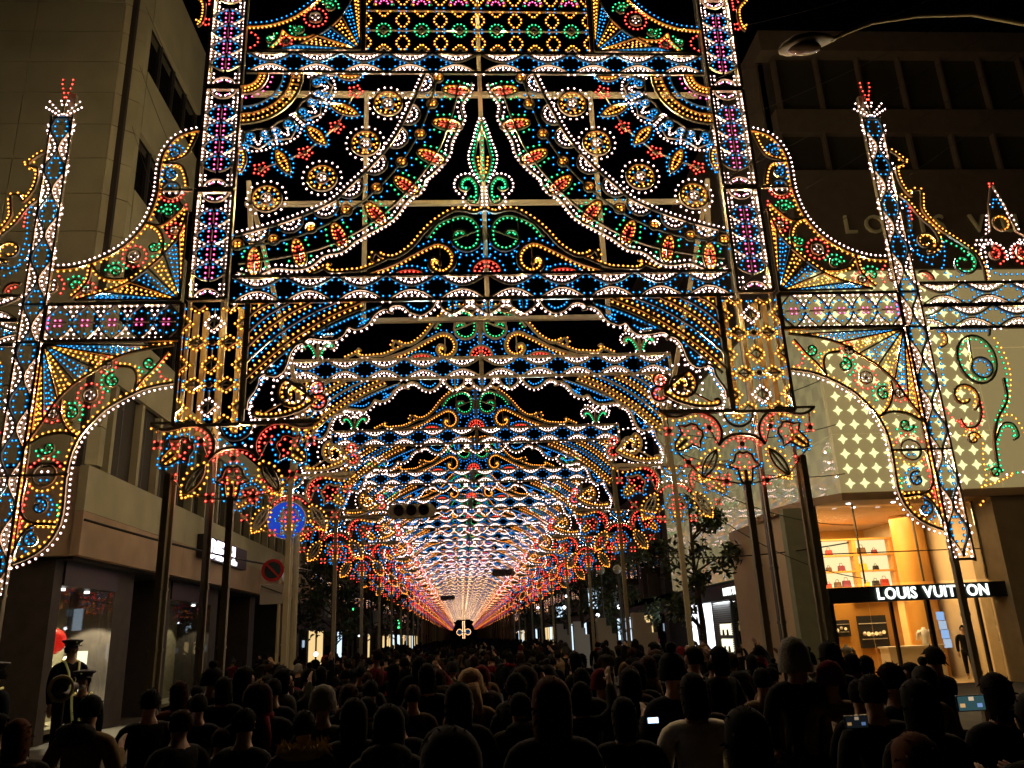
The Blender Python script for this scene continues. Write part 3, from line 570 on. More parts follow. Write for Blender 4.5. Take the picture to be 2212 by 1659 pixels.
def m_curtain(o):
    e = sm(CURT, 4); o.bar(e, .05).dots(e, .115, 'W', -.09 if False else .09)
    for x, z in ((1.3,14.2),(1.5,13.4),(1.86,12.64),(2.33,11.96),(2.93,11.36),(3.6,10.9),(4.33,10.54),(5.1,10.3)):
        i = min(range(len(e)), key=lambda k: (e[k][0]-x)**2+(e[k][1]-z)**2); i = max(1, min(i, len(e)-2)); t = math.degrees(math.atan2(e[i+1][1]-e[i-1][1], e[i+1][0]-e[i-1][0])); p = e[i]
        o.bar(arc(*p,.3,t-180,t,10), .03); o.dots(arc(*p,.22,t-170,t-10,8), .09, 'W'); o.dots(arc(*p,.1,t-160,t-20,4), .08, 'W')
    mid = sm([(1.0,14.53),(1.3,13.35),(1.66,12.5),(2.15,11.75),(2.8,11.05),(3.5,10.55),(4.3,10.2),(5.5,9.95)], 4); o.bar(mid, .03); 
    inner = sm([(.5,14.3),(.66,13.55),(.98,12.55),(1.45,11.75),(2.1,10.95),(2.85,10.35),(3.65,9.95),(4.6,9.72),(5.4,9.6)], 4); o.bar(inner, .045)
    for x, z in ((1.0,14.45),(1.15,13.72),(1.44,12.88),(1.87,12.13),(2.43,11.45),(3.1,10.88),(3.87,10.45),(4.67,10.17),(5.44,10.06)):
        o.bar(arc(x,z,.13,0,360,10), .03)
        for a in (45,135,225,315): o.dot(x+.055*math.cos(math.radians(a)), z+.055*math.sin(math.radians(a)), 'Y')
        for k in range(8):
            a = math.radians(k*45+20); px, pz = x+.25*math.cos(a), z+.25*math.sin(a)
            if px < 5.55 and pz < 14.5: o.dot(px, pz, 'B')
        o.bar([(x-.09,z),(x+.09,z)], .015)
    w = sm([(.2,14.3),(.28,14.0),(.47,13.65),(.42,13.3),(.6,12.95),(.74,12.6),(.8,12.3),(1.08,11.9),(1.32,11.66),(1.42,11.4),(1.75,11.1),(2.05,10.66),(2.45,10.38),(2.86,10.12),(3.18,9.85),(3.55,9.76),(3.85,9.5),(4.18,9.43),(4.61,9.47),(5.0,9.3),(5.4,9.4)], 4)
    o.bar(w, .03); o.dots(w, .105, 'W', -.05); o.dots(w, .115, 'W', .09)
def m_ovals(x, z, ang):
    def f(o):
        l = [(x+.36*math.cos(t)*math.cos(math.radians(ang))-.15*math.sin(t)*math.sin(math.radians(ang)), z+.36*math.cos(t)*math.sin(math.radians(ang))+.15*math.sin(t)*math.cos(math.radians(ang))) for t in [k*2*PI/20 for k in range(21)]]
        S = lambda k: [(x+(p[0]-x)*k, z+(p[1]-z)*k) for p in l]
        o.bar(l, .04); o.dots(S(.82), .095, 'Y'); o.dots(S(.5), .095, 'R'); o.bar([S(.6)[0], S(.6)[10]], .03)
        a = math.radians(ang)
        for sg in (1, -1):
            for q in (-.24,-.12,0,.12,.24): o.dot(x+q*1.15*math.cos(a)-sg*(.28-abs(q)*.3)*math.sin(a), z+q*1.15*math.sin(a)+sg*(.28-abs(q)*.3)*math.cos(a), 'G')
    return f
def m_spear(o):
    c = [(0,13.2),(.1,12.75),(.2,12.2),(.12,11.85),(0,11.6)]; o.bar(c, .03); o.dots(c, .1, 'G', .05); o.dots([(0,12.9),(0,11.7)], .13, 'G')
    c = sm([(.03,13.35),(.12,13.1),(.22,12.7),(.33,12.3),(.28,11.95),(.12,11.62),(.1,11.45)]); o.dots(c, .105, 'W'); o.dots([(.12,12.3),(.1,12.05),(.05,11.8)], .1, 'Y')
    c = sm([(.12,11.2),(.14,11.5),(.3,11.72),(.5,11.66),(.55,11.45),(.42,11.36),(.33,11.45)]); o.bar(c, .04).dots(c, .085, 'G', -.05 if False else -.06); o.dots(arc(.38,11.52,.3,-60,150), .1, 'W')
    c = sm([(.1,11.5),(.12,11.2),(.22,11.02),(.36,11.06),(.36,11.2)]); o.bar(c, .04); o.dots(arc(.28,11.13,.09,0,360), .08, 'G'); o.dots(arc(.28,11.13,.21,-90,60), .1, 'W'); o.dots([(.05,11.5),(.05,10.95)], .085, 'W')
def m_side_flame(o):
    hooks(o, [(6.95,17.2),(6.85,16.9),(6.62,16.62),(6.58,16.3),(6.62,16.0),(6.72,15.88)]); o.dots([(6.5,17.0),(6.5,16.5)], .1, 'R'); o.dots([(6.6,17.0),(6.66,16.75)], .1, 'R'); o.dots(arc(6.52,16.02,.09,0,360), .08, 'R'); o.dots([(6.62,15.98),(6.8,16.1)], .08, 'Y')

# ------------------------------------------------------------------ assembling the arches
LAMP_W = 27.0
def posts(parent, xs, ztop, y=0, mi=steel, w=.125, name='post'):
    for x in xs:
        m = MB(); m.box(x-w/2, x+w/2, y-w/2, y+w/2, 0, ztop+ZS)
        for z in (.9, 2.0, 3.1): m.box(x-w/2-.01, x+w/2+.01, y-w/2-.01, y+w/2+.01, z, z+.05)
        m.build(name, mi, parent)
def base_plates(parent, xs, y=0):
    for x in xs:
        m = MB(); m.box(x-.35, x+.35, y-.35, y+.35, 0, .05); m.box(x-.14, x+.14, y-.14, y+.14, .05, .2); m.build('base_plate', steel, parent)
# the tall front gate
goldlit = mat('gold_lit_steel', (.42,.27,.08), .5)  # steel tinted gold: the cast of the yellow bulbs put into its colour
gate = thing('illuminated_gate', 'tall illuminated front gate with twin lattice towers, side wings and spires over the crowd', 'light arch', (X0, 16, 0))
ornament(gate, 'lens_beam', m_beam); ornament(gate, 'upper_beam', m_upper_beam); ornament(gate, 'crest', m_crest)
ornament(gate, 'crown_pendant', m_pendants); ornament(gate, 'scrolled_edging', m_border); ornament(gate, 'striped_rib', m_ribs)
ornament(gate, 'scroll_bracket', m_scroll_bracket); ornament(gate, 'lily_bracket', m_lily_bracket); ornament(gate, 'diamond_column', m_column)
ornament(gate, 'lattice_tower', m_tower); ornament(gate, 'upper_wing', m_wing_upper); ornament(gate, 'wing_band', m_wing_band)
ornament(gate, 'lower_wing', m_wing_lower); ornament(gate, 'spire', m_spire); ornament(gate, 'outer_wing', m_outer_wing)
ornament(gate, 'fan_panel', m_fan_upper); ornament(gate, 'diamond_lattice', m_upper_lattice); ornament(gate, 'corner_rosette', m_rosette)
ornament(gate, 'curtain_swag', m_curtain); ornament(gate, 'spear_finial', m_spear); ornament(gate, 'flame_edging', m_side_flame)
for x, z in ((2.19,13.72), (2.7,12.63), (3.66,11.72), (4.87,11.2)): ornament(gate, 'sunburst', m_sunburst(x, z))
for x, z, a in ((.55,14.07,-8), (.8,13.14,12), (1.19,12.26,28), (1.76,11.5,40), (2.44,10.78,52), (3.24,10.24,66), (4.11,9.84,76), (5.06,9.63,88)): ornament(gate, 'red_leaf', m_ovals(x, z, abs(a)))
posts(gate, (-6.47, 6.47), 5.0); posts(gate, (-5.22, 5.22), 4.5); posts(gate, (-9.4, 9.4), 14.0, .12, w=.12)
posts(gate, (-5.9, 5.9), 18, .9, darksteel); base_plates(gate, (-6.47, -5.22, 5.22, 6.47)); base_plates(gate, (-5.9, 5.9), .9)
posts(gate, (-6.38, -5.62, 5.62, 6.38), 18, .12, w=.07, name='tower_upright')
for x0 in (-1, 1):                                     # rear support frame: rails, uprights and raking braces
    m = MB()
    m.beam((0,.6,11.4+ZS), (x0*5.5,.6,11.4+ZS), .10); m.build('rear_rail', steel, gate)
    m = MB(); m.beam((0,.6,14.42+ZS), (x0*5.5,.6,14.42+ZS), .11); m.build('rear_rail', steel, gate)
    m = MB(); m.beam((x0*2.76,.6,8.3+ZS), (x0*2.76,.6,14.5+ZS), .10); m.build('rear_upright', steel, gate)
    m = MB(); m.beam((x0*5.35,.6,11.5+ZS), (x0*4.15,1.6,6.4+ZS), .10); m.build('raking_brace', steel, gate)
    m = MB(); m.beam((x0*5.45,.6,12+ZS), (x0*5.2,.6,9.3+ZS), .1); m.build('rear_upright', steel, gate)
    for k, xx in enumerate((5.35, 5.75, 6.15, 6.4)):    # uprights of the column seen through the diamond pattern
        m = MB(); m.beam((x0*xx,.35+.1*k,5.9+ZS), (x0*xx,.35+.1*k,8.7+ZS), .11); m.build('column_upright', goldlit, gate)
m = MB(); m.beam((0,.3,8.3+ZS), (0,.3,18+ZS), .10); m.build('centre_upright', steel, gate)
m = MB(); m.beam((-2.7,.6,8.45+ZS), (2.7,.6,8.45+ZS), .1); m.build('rear_rail', steel, gate)

# the gallery of arches behind it
ORD = ['first', 'second', 'third', 'fourth', 'fifth', 'sixth', 'seventh', 'eighth', 'ninth', 'tenth']
def arch_pieces(): return (('lens_beam', m_beam), ('crest', m_crest), ('crown_pendant', m_pendants), ('scrolled_edging', m_border), ('striped_rib', m_ribs), ('scroll_bracket', m_scroll_bracket), ('lily_bracket', m_lily_bracket), ('fleur_finial', m_fleur))
GL = 'arches of light receding down the street'
proto = thing('light_arch', 'first of the round light arches, directly behind the tall front gate', 'light arch', (X0, 21.5, 0), group=GL)
for n, f in arch_pieces(): ornament(proto, n, f)
posts(proto, (-5.22, 5.22), 5.9); base_plates(proto, (-5.22, 5.22))
m = MB(); m.beam((0,.1,8.3+ZS), (0,.1,10.9+ZS), .12); m.build('centre_upright', steel, proto)
for s in (-1, 1):
    m = MB(); m.beam((s*5.5,.1,8.6+ZS), (s*5.5,.1,9.3+ZS), .08); m.build('beam_end', steel, proto)
    m = MB(); m.beam((s*5.22,.05,5.5+ZS), (s*5.1,.05,8.7+ZS), .14); m.build('rear_upright', steel, proto)
    m = MB(); m.beam((s*3.6,.08,5.95+ZS), (s*6.9,.08,5.95+ZS), .07); m.build('shelf_rail', steel, proto)
ARCH_Y = [21.5+8.05*k for k in range(38)]
# every so often one of the bulbs is a real lamp
nl = 0
for o_, sd_, yy_ in LAMPS:
    st = 62 if yy_ < 20 else 95
    for x_, z_, k_, _y in o_.b[17::st]:
        ld = bpy.data.lights.new('bulb_lamp', 'POINT'); ld.energy = LAMP_W; ld.color = (1,.75,.36) if k_ in 'WYG' else {'B': (.5,.7,1), 'R': (1,.4,.25), 'P': (1,.5,.5)}[k_]; ld.shadow_soft_size = .02
        if k_ in 'BRP': ld.energy *= .35
        for q_ in ([0] if yy_ < 20 else [0, 8.05, 16.1]):
            lo = bpy.data.objects.new('bulb_lamp', ld); C.objects.link(lo); lo.location = (X0+x_*sd_, yy_+q_, z_+ZS); nl += 1
print('lamps', nl)
for ch in proto.children:
    for b in ch.children:
        if b.name.startswith('light_bulbs'):
            for i_, m_ in enumerate(BMN): b.data.materials[i_] = m_
for k in range(1, 10):
    a = copy_tree(proto); a.location.y = ARCH_Y[k]; a['label'] = ORD[k]+' of the round light arches counted from the tall front gate'
mA, mB_ = MB(), MB()                                    # beyond the tenth the parts are too small to show
oF = Orn()
for n, f in arch_pieces(): f(oF)
mm = MB()
for sd in (1, -1): oF.frame_mesh(sd, mm)
nb = MB()
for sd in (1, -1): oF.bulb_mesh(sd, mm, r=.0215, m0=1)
for s in (-1, 1): mm.box(s*5.22-.08, s*5.22+.08, -.08, .08, 0, 5.9+ZS)
mm.beam((0,.1,8.3+ZS), (0,.1,10.9+ZS), .12)
far_me = mm.mesh('far_light_arch', [mat('darkened_far_paint', (.20,.13,.06), .8)]+BMF)  # frame colour darkened so the distant arches read as unlit
for k in range(10, 38):
    obj('light_arch', far_me, None, 'small distant light arch glowing near the vanishing point of the street', 'light arch', GL, loc=(X0, ARCH_Y[k], 0))
# the lit tableau that closes the gallery
m = MB(); m.beam((0,0,0), (0,0,7.5), .3); m.beam((-2.2,0,4), (2.2,0,4), .25)
t = thing('end_tableau', 'small golden illuminated centrepiece closing the far end of the gallery', 'light display', (X0, 326, 0)); m.build('frame', paint, t)
o = Orn()
for z in np.arange(1.5, 8, .35):
    for x in (-.4, -.13, .13, .4): o.dot(x, z, 'Y' if x*x < .1 else 'W')
for s in (1, -1): o.dots(arc(s*1.6, 3.8, 1.1, 0, 360), .3, 'WY'); o.dots(arc(s*1.6, 3.8, .6, 0, 360), .3, 'B')
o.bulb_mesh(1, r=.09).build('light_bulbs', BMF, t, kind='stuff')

# ------------------------------------------------------------------ ground
m = MB(); m.add([(-400,-60,0),(400,-60,0),(400,900,0),(-400,900,0)], [(0,1,2,3)]); m.build('ground', paving, kind='structure')
m = MB(); m.add([(-4.2,-60,.004),(5.6,-60,.004),(5.6,600,.004),(-4.2,600,.004)], [(0,1,2,3)]); m.build('road', asphalt, kind='structure')
for x0, x1 in ((-4.35,-4.2), (5.6,5.75)):
    m = MB(); m.box(x0, x1, 19, 300, 0, .13); m.build('kerb', paving, kind='structure')

# ------------------------------------------------------------------ left: concrete building with fascia and shop
LB = thing('concrete_building', 'tall beige concrete office building on the left corner with a jutting shop fascia', 'building', (-9.4, 20.6, 0))
ox, oy = -9.4, 20.6
def lp(m): m.v = [(a-ox, b-oy, c) for a, b, c in m.v]; return m
jz = [6.7, 7.75, 8.8, 9.9, 11.05, 12.15, 13.3, 14.5, 15.65, 16.8, 17.9, 19.0, 20.1, 21.2, 22.3, 24.0]
m = MB(); m.box(-24, -9.65, 20.75, 26.2, 6.62, 23.95); lp(m).build('wall', joint, LB)
xs = [-24, -20.1, -16.3, -12.55, -9.95]
for i in range(len(jz)-1):
    for j in range(len(xs)-1):
        if j == 0: continue
        m = MB(); m.box(xs[j]+.012, xs[j+1]-.012, 20.6+random.uniform(0,.006), 20.75, jz[i]+.014, jz[i+1]-.014); lp(m).build('panel', concrete, LB)
    m = MB(); m.prism([(-9.94,20.62),(-9.42,21.1),(-9.42,21.4),(-9.55,21.4),(-9.94,20.8)], jz[i]+.012, jz[i+1]-.012, 'z'); lp(m).build('corner_panel', concrete, LB)
for z0, z1 in ((9.15, 10.9), (13.1, 15.1), (17.1, 19.3), (21.2, 24.0)):     # solid bands of the street side
    for y0, y1 in ((21.42, 23.8), (23.8, 26.2)):
        m = MB(); m.box(-9.56, -9.4, y0, y1-.012, z0, z1); lp(m).build('panel', concrete, LB)
for z0, z1 in ((10.9, 13.1), (15.1, 17.1), (19.3, 21.2)):
    for y0, y1 in ((21.42, 22.6), (22.6, 23.8), (23.8, 25.0), (25.0, 26.2)):
        m = MB(); m.box(-9.62, -9.6, y0+.03, y1-.03, z0, z1); lp(m).build('window_pane', darkglass, LB)
        m = MB(); m.box(-9.6, -9.52, y1-.05, y1+.02, z0, z1); m.box(-9.6, -9.5, y0, y1, z0-.03, z0+.04); lp(m).build('window_frame', darksteel, LB)
# first-floor window band running down the street, and the low wing behind it
LW = thing('shop_building', 'low pinkish shop building under the lit sign, upper window band mirroring the lights', 'building', (-9.5, 20.6, 0))
ox, oy = -9.5, 20.6
m = MB(); m.box(-24, -9.75, 21.2, 52, 6.62, 9.1); lp(m).build('upper_wall', concrete, LW)
m = MB(); m.box(-24, -9.3, 26.4, 52, 9.13, 10.0); lp(m).build('roof', concrete, LW)
y = 21.9; k = 0
while y < 51:
    w = 1.55 if k % 3 else 1.9
    m = MB(); m.box(-9.72, -9.70, y+.16, y+w, 6.75, 9.0); lp(m).build('window_pane', darkglass, LW)
    m = MB(); m.box(-9.74, -9.44, y-.09, y+.1, 6.65, 9.12); lp(m).build('mullion', concrete, LW)
    m = MB(); m.box(-9.70, -9.64, y+w*.5, y+w*.5+.06, 6.75, 9.0); lp(m).build('mullion', darksteel, LW)
    y += w; k += 1
for y0, y1 in ((20.62, 28.2), (28.21, 36), (36.01, 44), (44.01, 52)):
    m = MB(); m.box(-9.62, -9.4, y0, y1, 4.36, 5.45); lp(m).build('fascia_panel', concrete2, LW)
    m = MB(); m.box(-9.62, -9.4, y0, y1, 5.46, 6.62); lp(m).build('fascia_panel', concrete, LW)
m = MB(); m.box(-24, -9.62, 20.9, 52, 6.3, 6.6); lp(m).build('ledge', concrete2, LW)
m = MB(); m.box(-24, -9.62, 20.7, 20.9, 4.36, 6.6); lp(m).build('front_fascia', concrete2, LW)
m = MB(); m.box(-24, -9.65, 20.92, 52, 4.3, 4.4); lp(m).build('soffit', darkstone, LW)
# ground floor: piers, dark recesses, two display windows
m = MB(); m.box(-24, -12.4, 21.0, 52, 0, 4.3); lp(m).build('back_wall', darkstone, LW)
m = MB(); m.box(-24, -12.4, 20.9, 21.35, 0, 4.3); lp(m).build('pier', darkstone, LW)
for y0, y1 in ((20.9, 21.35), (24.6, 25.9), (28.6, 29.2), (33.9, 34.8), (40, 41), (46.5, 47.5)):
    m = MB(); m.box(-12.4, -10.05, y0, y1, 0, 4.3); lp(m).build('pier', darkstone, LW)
dimglass = glass('coated_shop_glass', refl=.12, see=.95)
roomwall = mat('display_backdrop', (.22,.2,.13), .8, vary=.2)
for n, (y0, y1) in enumerate(((21.36, 24.59), (29.2, 33.9))):
    m = MB(); m.box(-11.4, -11.3, y0, y1, .1, 3.75); m.box(-11.3, -10.1, y0, y1, .2, .3); lp(m).build('display_backdrop', roomwall, LW)
    m = MB(); m.box(-10.08, -10.06, y0+.05, y1-.05, .3, 3.7); lp(m).build('shop_window_pane', dimglass, LW)
    m = MB(); m.box(-11.3, -10.0, y0, y1, 3.7, 4.3); lp(m).build('window_head', blackpaint, LW)
    for yy in (y0+.9, y1-.9):
        m = MB(); m.lathe([(.07,0),(.07,.05),(0.0,.05)], 10, (-10.45, yy, 3.63)); lp(m).build('downlight', white_lit, LW)
        ld = bpy.data.lights.new('downlight_beam', 'SPOT'); ld.energy = 420 if n == 0 else 50; ld.color = (1,.88,.6); ld.spot_size = 1.6; ld.shadow_soft_size = .05
        lo = bpy.data.objects.new('downlight_beam', ld); C.objects.link(lo); lo.parent = LW; lo.location = (-10.5-ox, yy-oy, 3.6)
# lamp columns glowing in the display
for yy, zz in ((21.75, 1.3), (24.2, 1.2)):
    m = MB(); m.lathe([(.13,0),(.13,1.5),(0,1.5)], 12, (-10.6, yy, .3+zz-.9)); lp(m).build('floor_lamp', glow('lamp_white', (1,.9,.66), 1.2 if yy < 22 else .9), LW)
rb = MB(); rb.sm = True; rb.ball((0,0,0), .31, n=18, m=12); rb.tube([(0,0,.27),(0,0,1.1)], .008, 5)
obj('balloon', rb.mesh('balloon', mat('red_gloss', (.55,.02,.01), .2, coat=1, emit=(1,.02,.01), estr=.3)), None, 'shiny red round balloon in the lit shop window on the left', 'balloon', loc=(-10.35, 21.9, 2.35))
# the sign on the fascia
def text_mesh(ch, size, depth, bold=0):
    cu = bpy.data.curves.new('t', 'FONT'); cu.body = ch; cu.size = size; cu.extrude = depth/2; cu.offset = bold; cu.resolution_u = 3
    o = bpy.data.objects.new('t', cu); C.objects.link(o); bpy.context.view_layer.update()
    me = bpy.data.meshes.new_from_object(o.evaluated_get(bpy.context.evaluated_depsgraph_get())); xs_ = [v.co.x for v in me.vertices] or [0]
    bpy.data.objects.remove(o); return me, min(xs_), max(xs_)
def word(parent, s, size, M, matl, depth=.05, bold=0, sx=1, gap=.06, name='letter', widths=None):
    x = 0; out = []
    for ch in s:
        if ch == ' ': x += size*.38*sx; continue
        me, a, b = text_mesh(ch, size, depth, bold); me.materials.clear(); me.materials.append(matl)
        o = obj(name, me, parent); o.matrix_local = M @ Matrix.Translation((x-a*sx, 0, 0)) @ Matrix.Diagonal((sx, 1, 1, 1)); out.append(o); x += (b-a)*sx+gap*size
    return x, out
def frame(o, x, y, z): return Matrix((tuple(x)+(0,), tuple(y)+(0,), tuple(z)+(0,), (0,0,0,1))).transposed() if o is None else Matrix.Translation(o) @ Matrix((tuple(x)+(0,), tuple(y)+(0,), tuple(z)+(0,), (0,0,0,1))).transposed()
sg = thing('shop_sign', 'black box sign with white lit letters DIESEL on the pink fascia', 'sign', (-9.4, 30.3, 5.25))
m = MB(); m.box(0, .22, -.75, 5.3, -.1, .72); m.build('sign_box', blackpaint, sg)
word(sg, 'DIESEL', .93, frame((.25, .0, -.02), (0,1,0), (0,0,1), (1,0,0)), blue_lit, .04, .03, 1.15, .16)

# ------------------------------------------------------------------ right: luxury store building
RB = thing('store_building', 'large store building on the right corner with glowing chequered facade and dark upper floors', 'building', (12, 24.2, 0))
ox, oy = 12, 24.2
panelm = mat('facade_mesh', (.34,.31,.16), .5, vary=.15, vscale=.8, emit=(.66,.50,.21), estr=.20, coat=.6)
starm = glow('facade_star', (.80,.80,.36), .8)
darkcladding = mat('brown_cladding', (.115,.085,.055), .75, vary=.12, bump=.15)
upperglass = glass('upper_glass', (.045,.04,.024), .8, 0)
m = MB(); m.box(12.2, 30, 24.5, 48, 5.8, 13.5); m.box(11.7, 30, 24.6, 48, 13.5, 23.3); lp(m).build('wall', darkstone, RB)
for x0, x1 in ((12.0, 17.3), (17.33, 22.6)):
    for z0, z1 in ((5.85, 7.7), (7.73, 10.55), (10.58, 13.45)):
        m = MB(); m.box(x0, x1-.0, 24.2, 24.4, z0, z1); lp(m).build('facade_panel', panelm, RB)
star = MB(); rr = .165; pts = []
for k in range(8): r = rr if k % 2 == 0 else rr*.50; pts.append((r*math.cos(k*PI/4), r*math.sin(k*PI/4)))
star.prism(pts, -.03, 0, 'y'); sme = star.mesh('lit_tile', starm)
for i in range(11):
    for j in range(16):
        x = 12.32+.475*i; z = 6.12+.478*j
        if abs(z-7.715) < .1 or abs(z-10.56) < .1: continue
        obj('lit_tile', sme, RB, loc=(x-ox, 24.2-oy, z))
        bpy.data.objects[-1] if False else None
# street side of the facade: glass over mesh, in bays with faint vertical streaks
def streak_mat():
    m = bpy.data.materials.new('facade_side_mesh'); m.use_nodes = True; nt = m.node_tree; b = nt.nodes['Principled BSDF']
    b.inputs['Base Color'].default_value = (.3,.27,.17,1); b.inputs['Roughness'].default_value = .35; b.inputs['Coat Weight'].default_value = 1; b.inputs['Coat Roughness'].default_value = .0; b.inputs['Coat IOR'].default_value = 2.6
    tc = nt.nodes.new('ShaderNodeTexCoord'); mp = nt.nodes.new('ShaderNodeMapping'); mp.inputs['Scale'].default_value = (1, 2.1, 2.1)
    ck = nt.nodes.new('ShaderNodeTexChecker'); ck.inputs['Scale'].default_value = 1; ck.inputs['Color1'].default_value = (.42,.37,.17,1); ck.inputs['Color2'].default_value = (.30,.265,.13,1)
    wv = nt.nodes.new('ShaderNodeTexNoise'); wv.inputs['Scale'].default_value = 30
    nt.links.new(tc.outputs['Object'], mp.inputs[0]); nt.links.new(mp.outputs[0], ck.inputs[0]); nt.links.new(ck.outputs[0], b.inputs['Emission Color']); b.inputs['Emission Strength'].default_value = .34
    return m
sidem = streak_mat()
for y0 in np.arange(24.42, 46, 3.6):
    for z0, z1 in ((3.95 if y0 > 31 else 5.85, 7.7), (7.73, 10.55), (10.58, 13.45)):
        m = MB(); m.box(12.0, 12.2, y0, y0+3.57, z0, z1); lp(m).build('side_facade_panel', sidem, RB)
m = MB(); m.box(11.9, 30, 24.1, 24.6, 13.46, 17.4); lp(m).build('upper_band', darkcladding, RB)
m = MB(); m.box(11.9, 12.2, 24.6, 48, 13.46, 17.4); lp(m).build('upper_side_band', darkcladding, RB)
for z0, z1, s in ((17.45, 19.0, 0), (20.0, 22.4, 1)):
    for i in range(9):
        x0 = 12.0+1.62*i+.2*s
        m = MB(); m.box(x0+.04, x0+1.56, 24.42, 24.45, z0, z1); lp(m).build('window_pane', upperglass, RB)
        m = MB(); m.box(x0-.05, x0+.04, 24.2, 24.5, z0, z1); lp(m).build('window_mullion', darkcladding, RB)
m = MB(); m.box(11.9, 30, 24.15, 24.6, 19.0, 20.0); lp(m).build('spandrel', darkcladding, RB)
m = MB(); m.box(11.6, 30, 23.9, 24.6, 22.4, 23.3); m.box(11.6, 11.9, 24.6, 48, 19, 23.3); lp(m).build('roof_edge', darkcladding, RB)
brass = mat('brass_letter', (.75,.72,.42), .4, .2)
bl = thing('wall_lettering', 'big dark metal letters LOUIS VUITTON high on the brown upper wall', 'sign', (13.65, 24.05, 14.85))
x = 0
for ch, px in zip('LOUISVUITTON', (0, .72, 1.85, 2.75, 3.25, 4.55, 5.75, 6.75, 7.2, 8.1, 9.0, 10.1)):
    me, a, b = text_mesh(ch, .98, .1); me.materials.clear(); me.materials.append(brass); o = obj('letter', me, bl)
    o.matrix_local = frame((px-a, 0, 0), (1,0,0), (0,0,1), (0,-1,0))
# ground floor: pillar, soffit, glazed entrance hall, lit interior
pale = mat('pale_stone', (.27,.28,.17), .7, vary=.1, bump=.15)
m = MB(); m.box(10.6, 11.6, 25.6, 25.95, 0, 5.6); lp(m).build('pillar', pale, RB)
soffm = mat('tan_soffit', (.42,.27,.13), .6, vary=.06)
m = MB(); m.prism([(12.0,24.25),(18.5,24.25),(18.5,33),(12.2,33),(11.2,30),(10.9,27.5),(11.3,25.4)], 5.6, 5.84, 'z'); lp(m).build('soffit', soffm, RB)
m = MB(); m.box(16.95, 19, 24.4, 26, 0, 5.6); lp(m).build('end_pillar', mat('tan_stone', (.30,.22,.11), .7, vary=.12, bump=.15), RB)
amber = mat('amber_wood', (.62,.30,.06), .35, vary=.12, vscale=1.2)
cream = mat('cream_wall', (.66,.50,.30), .6, vary=.04)
m = MB(); m.box(11.4, 17.0, 33, 33.2, 0, 5.7); lp(m).build('hall_back_wall', amber, RB)
for xx in (11.2, 17.0): m = MB(); m.box(xx, xx+.1, 26, 33, 0, 5.7); lp(m).build('hall_side_wall', cream, RB)
m = MB(); m.box(11.3, 17.0, 25.4, 33, 0, .02); lp(m).build('hall_floor', mat('polished_floor', (.5,.36,.18), .25), RB)
m = MB(); m.box(13.9, 17.0, 28.5, 33, 2.75, 2.9); m.box(11.3, 13.9, 30.3, 33, 2.75, 2.9); lp(m).build('mezzanine', amber, RB)
m = MB(); m.sm = True                                                     # curved cream wall sweeping up
pts = [(11.35+2.6*math.sin(t)**1.4, 26.6+3.6*math.sin(t)) for t in np.linspace(0, PI/2, 12)]
vs = [(x, y, z) for z in (2.9, 5.6) for x, y in [(11.4+.2*i, 27.2+.28*i) for i in range(12)]]
m.add(vs, [(i, i+1, i+13, i+12) for i in range(11)]); lp(m).build('curved_wall', cream, RB)
m = MB(); m.sm = True; m.lathe([(.55,0),(.55,5.6)], 24, (16.4, 28.6, 0)); lp(m).build('amber_column', amber, RB)
shelfm = glow('lit_shelf_back', (1,.80,.42), .8)
bagcols = [mat('bag_'+n, c, .5) for n, c in (('red',(.4,.04,.03)),('brown',(.12,.06,.03)),('plum',(.2,.04,.07)),('yellow',(.6,.45,.05)),('black',(.02,.02,.02)))]
sh = thing('display_shelves', 'warm lit wall shelves with handbags above the entrance canopy', 'shelf', (14.6, 30.2, 2.9))
m = MB(); m.box(-1.0, 2.1, .3, .34, .25, 2.1); m.build('lit_back', shelfm, sh)
for z in (.25, .85, 1.45, 2.05): m = MB(); m.box(-1.0-(0), 2.1, -.05, .3, z, z+.06); m.build('shelf_board', amber, sh)
for x in (.4, 1.9): m = MB(); m.box(x, x+.16, -.04, .3, .25, 2.1); m.build('divider', amber, sh)
m = MB(); m.box(-1.4, 2.1, -.5, -.1, -.05, .1); m.build('counter_front', glow('golden_strip', (1,.55,.08), 1.3), sh)
m = MB(); m.box(-1.4, 2.1, -.5, -.1, .1, .2); m.build('counter_top', mat('counter_glass', (.6,.6,.62), .15), sh)
for i, (x, z) in enumerate([(-.7,.31),(-.35,.31),(-.0,.31),(.8,.31),(1.15,.31),(1.5,.31),(-.6,.91),(-.1,.91),(.75,.91),(1.25,.91),(-.5,1.51),(.8,1.51),(1.3,1.51)]):
    m = MB(); w = .1+.03*(i % 3); m.prism([(-w,0),(w,0),(w*.8,w*1.5),(-w*.8,w*1.5)], -.07, .07); m.tube([(-w*.5,0,w*1.5),(-w*.3,0,w*2.2),(w*.3,0,w*2.2),(w*.5,0,w*1.5)], .012, 5)
    obj('handbag', m.mesh('handbag', bagcols[i % 5]), None, ['red','brown','plum','yellow','black'][i % 5]+' handbag on the '+['lowest','middle','top'][0 if z < .5 else (1 if z < 1.2 else 2)]+' lit shelf above the canopy, '+['far left','left of centre','centre','right of centre','right','far right'][min(5, int((x+1)/.5))], 'handbag', 'handbags on the lit shelves', loc=(14.6+x, 30.28, 2.9+z+.005))
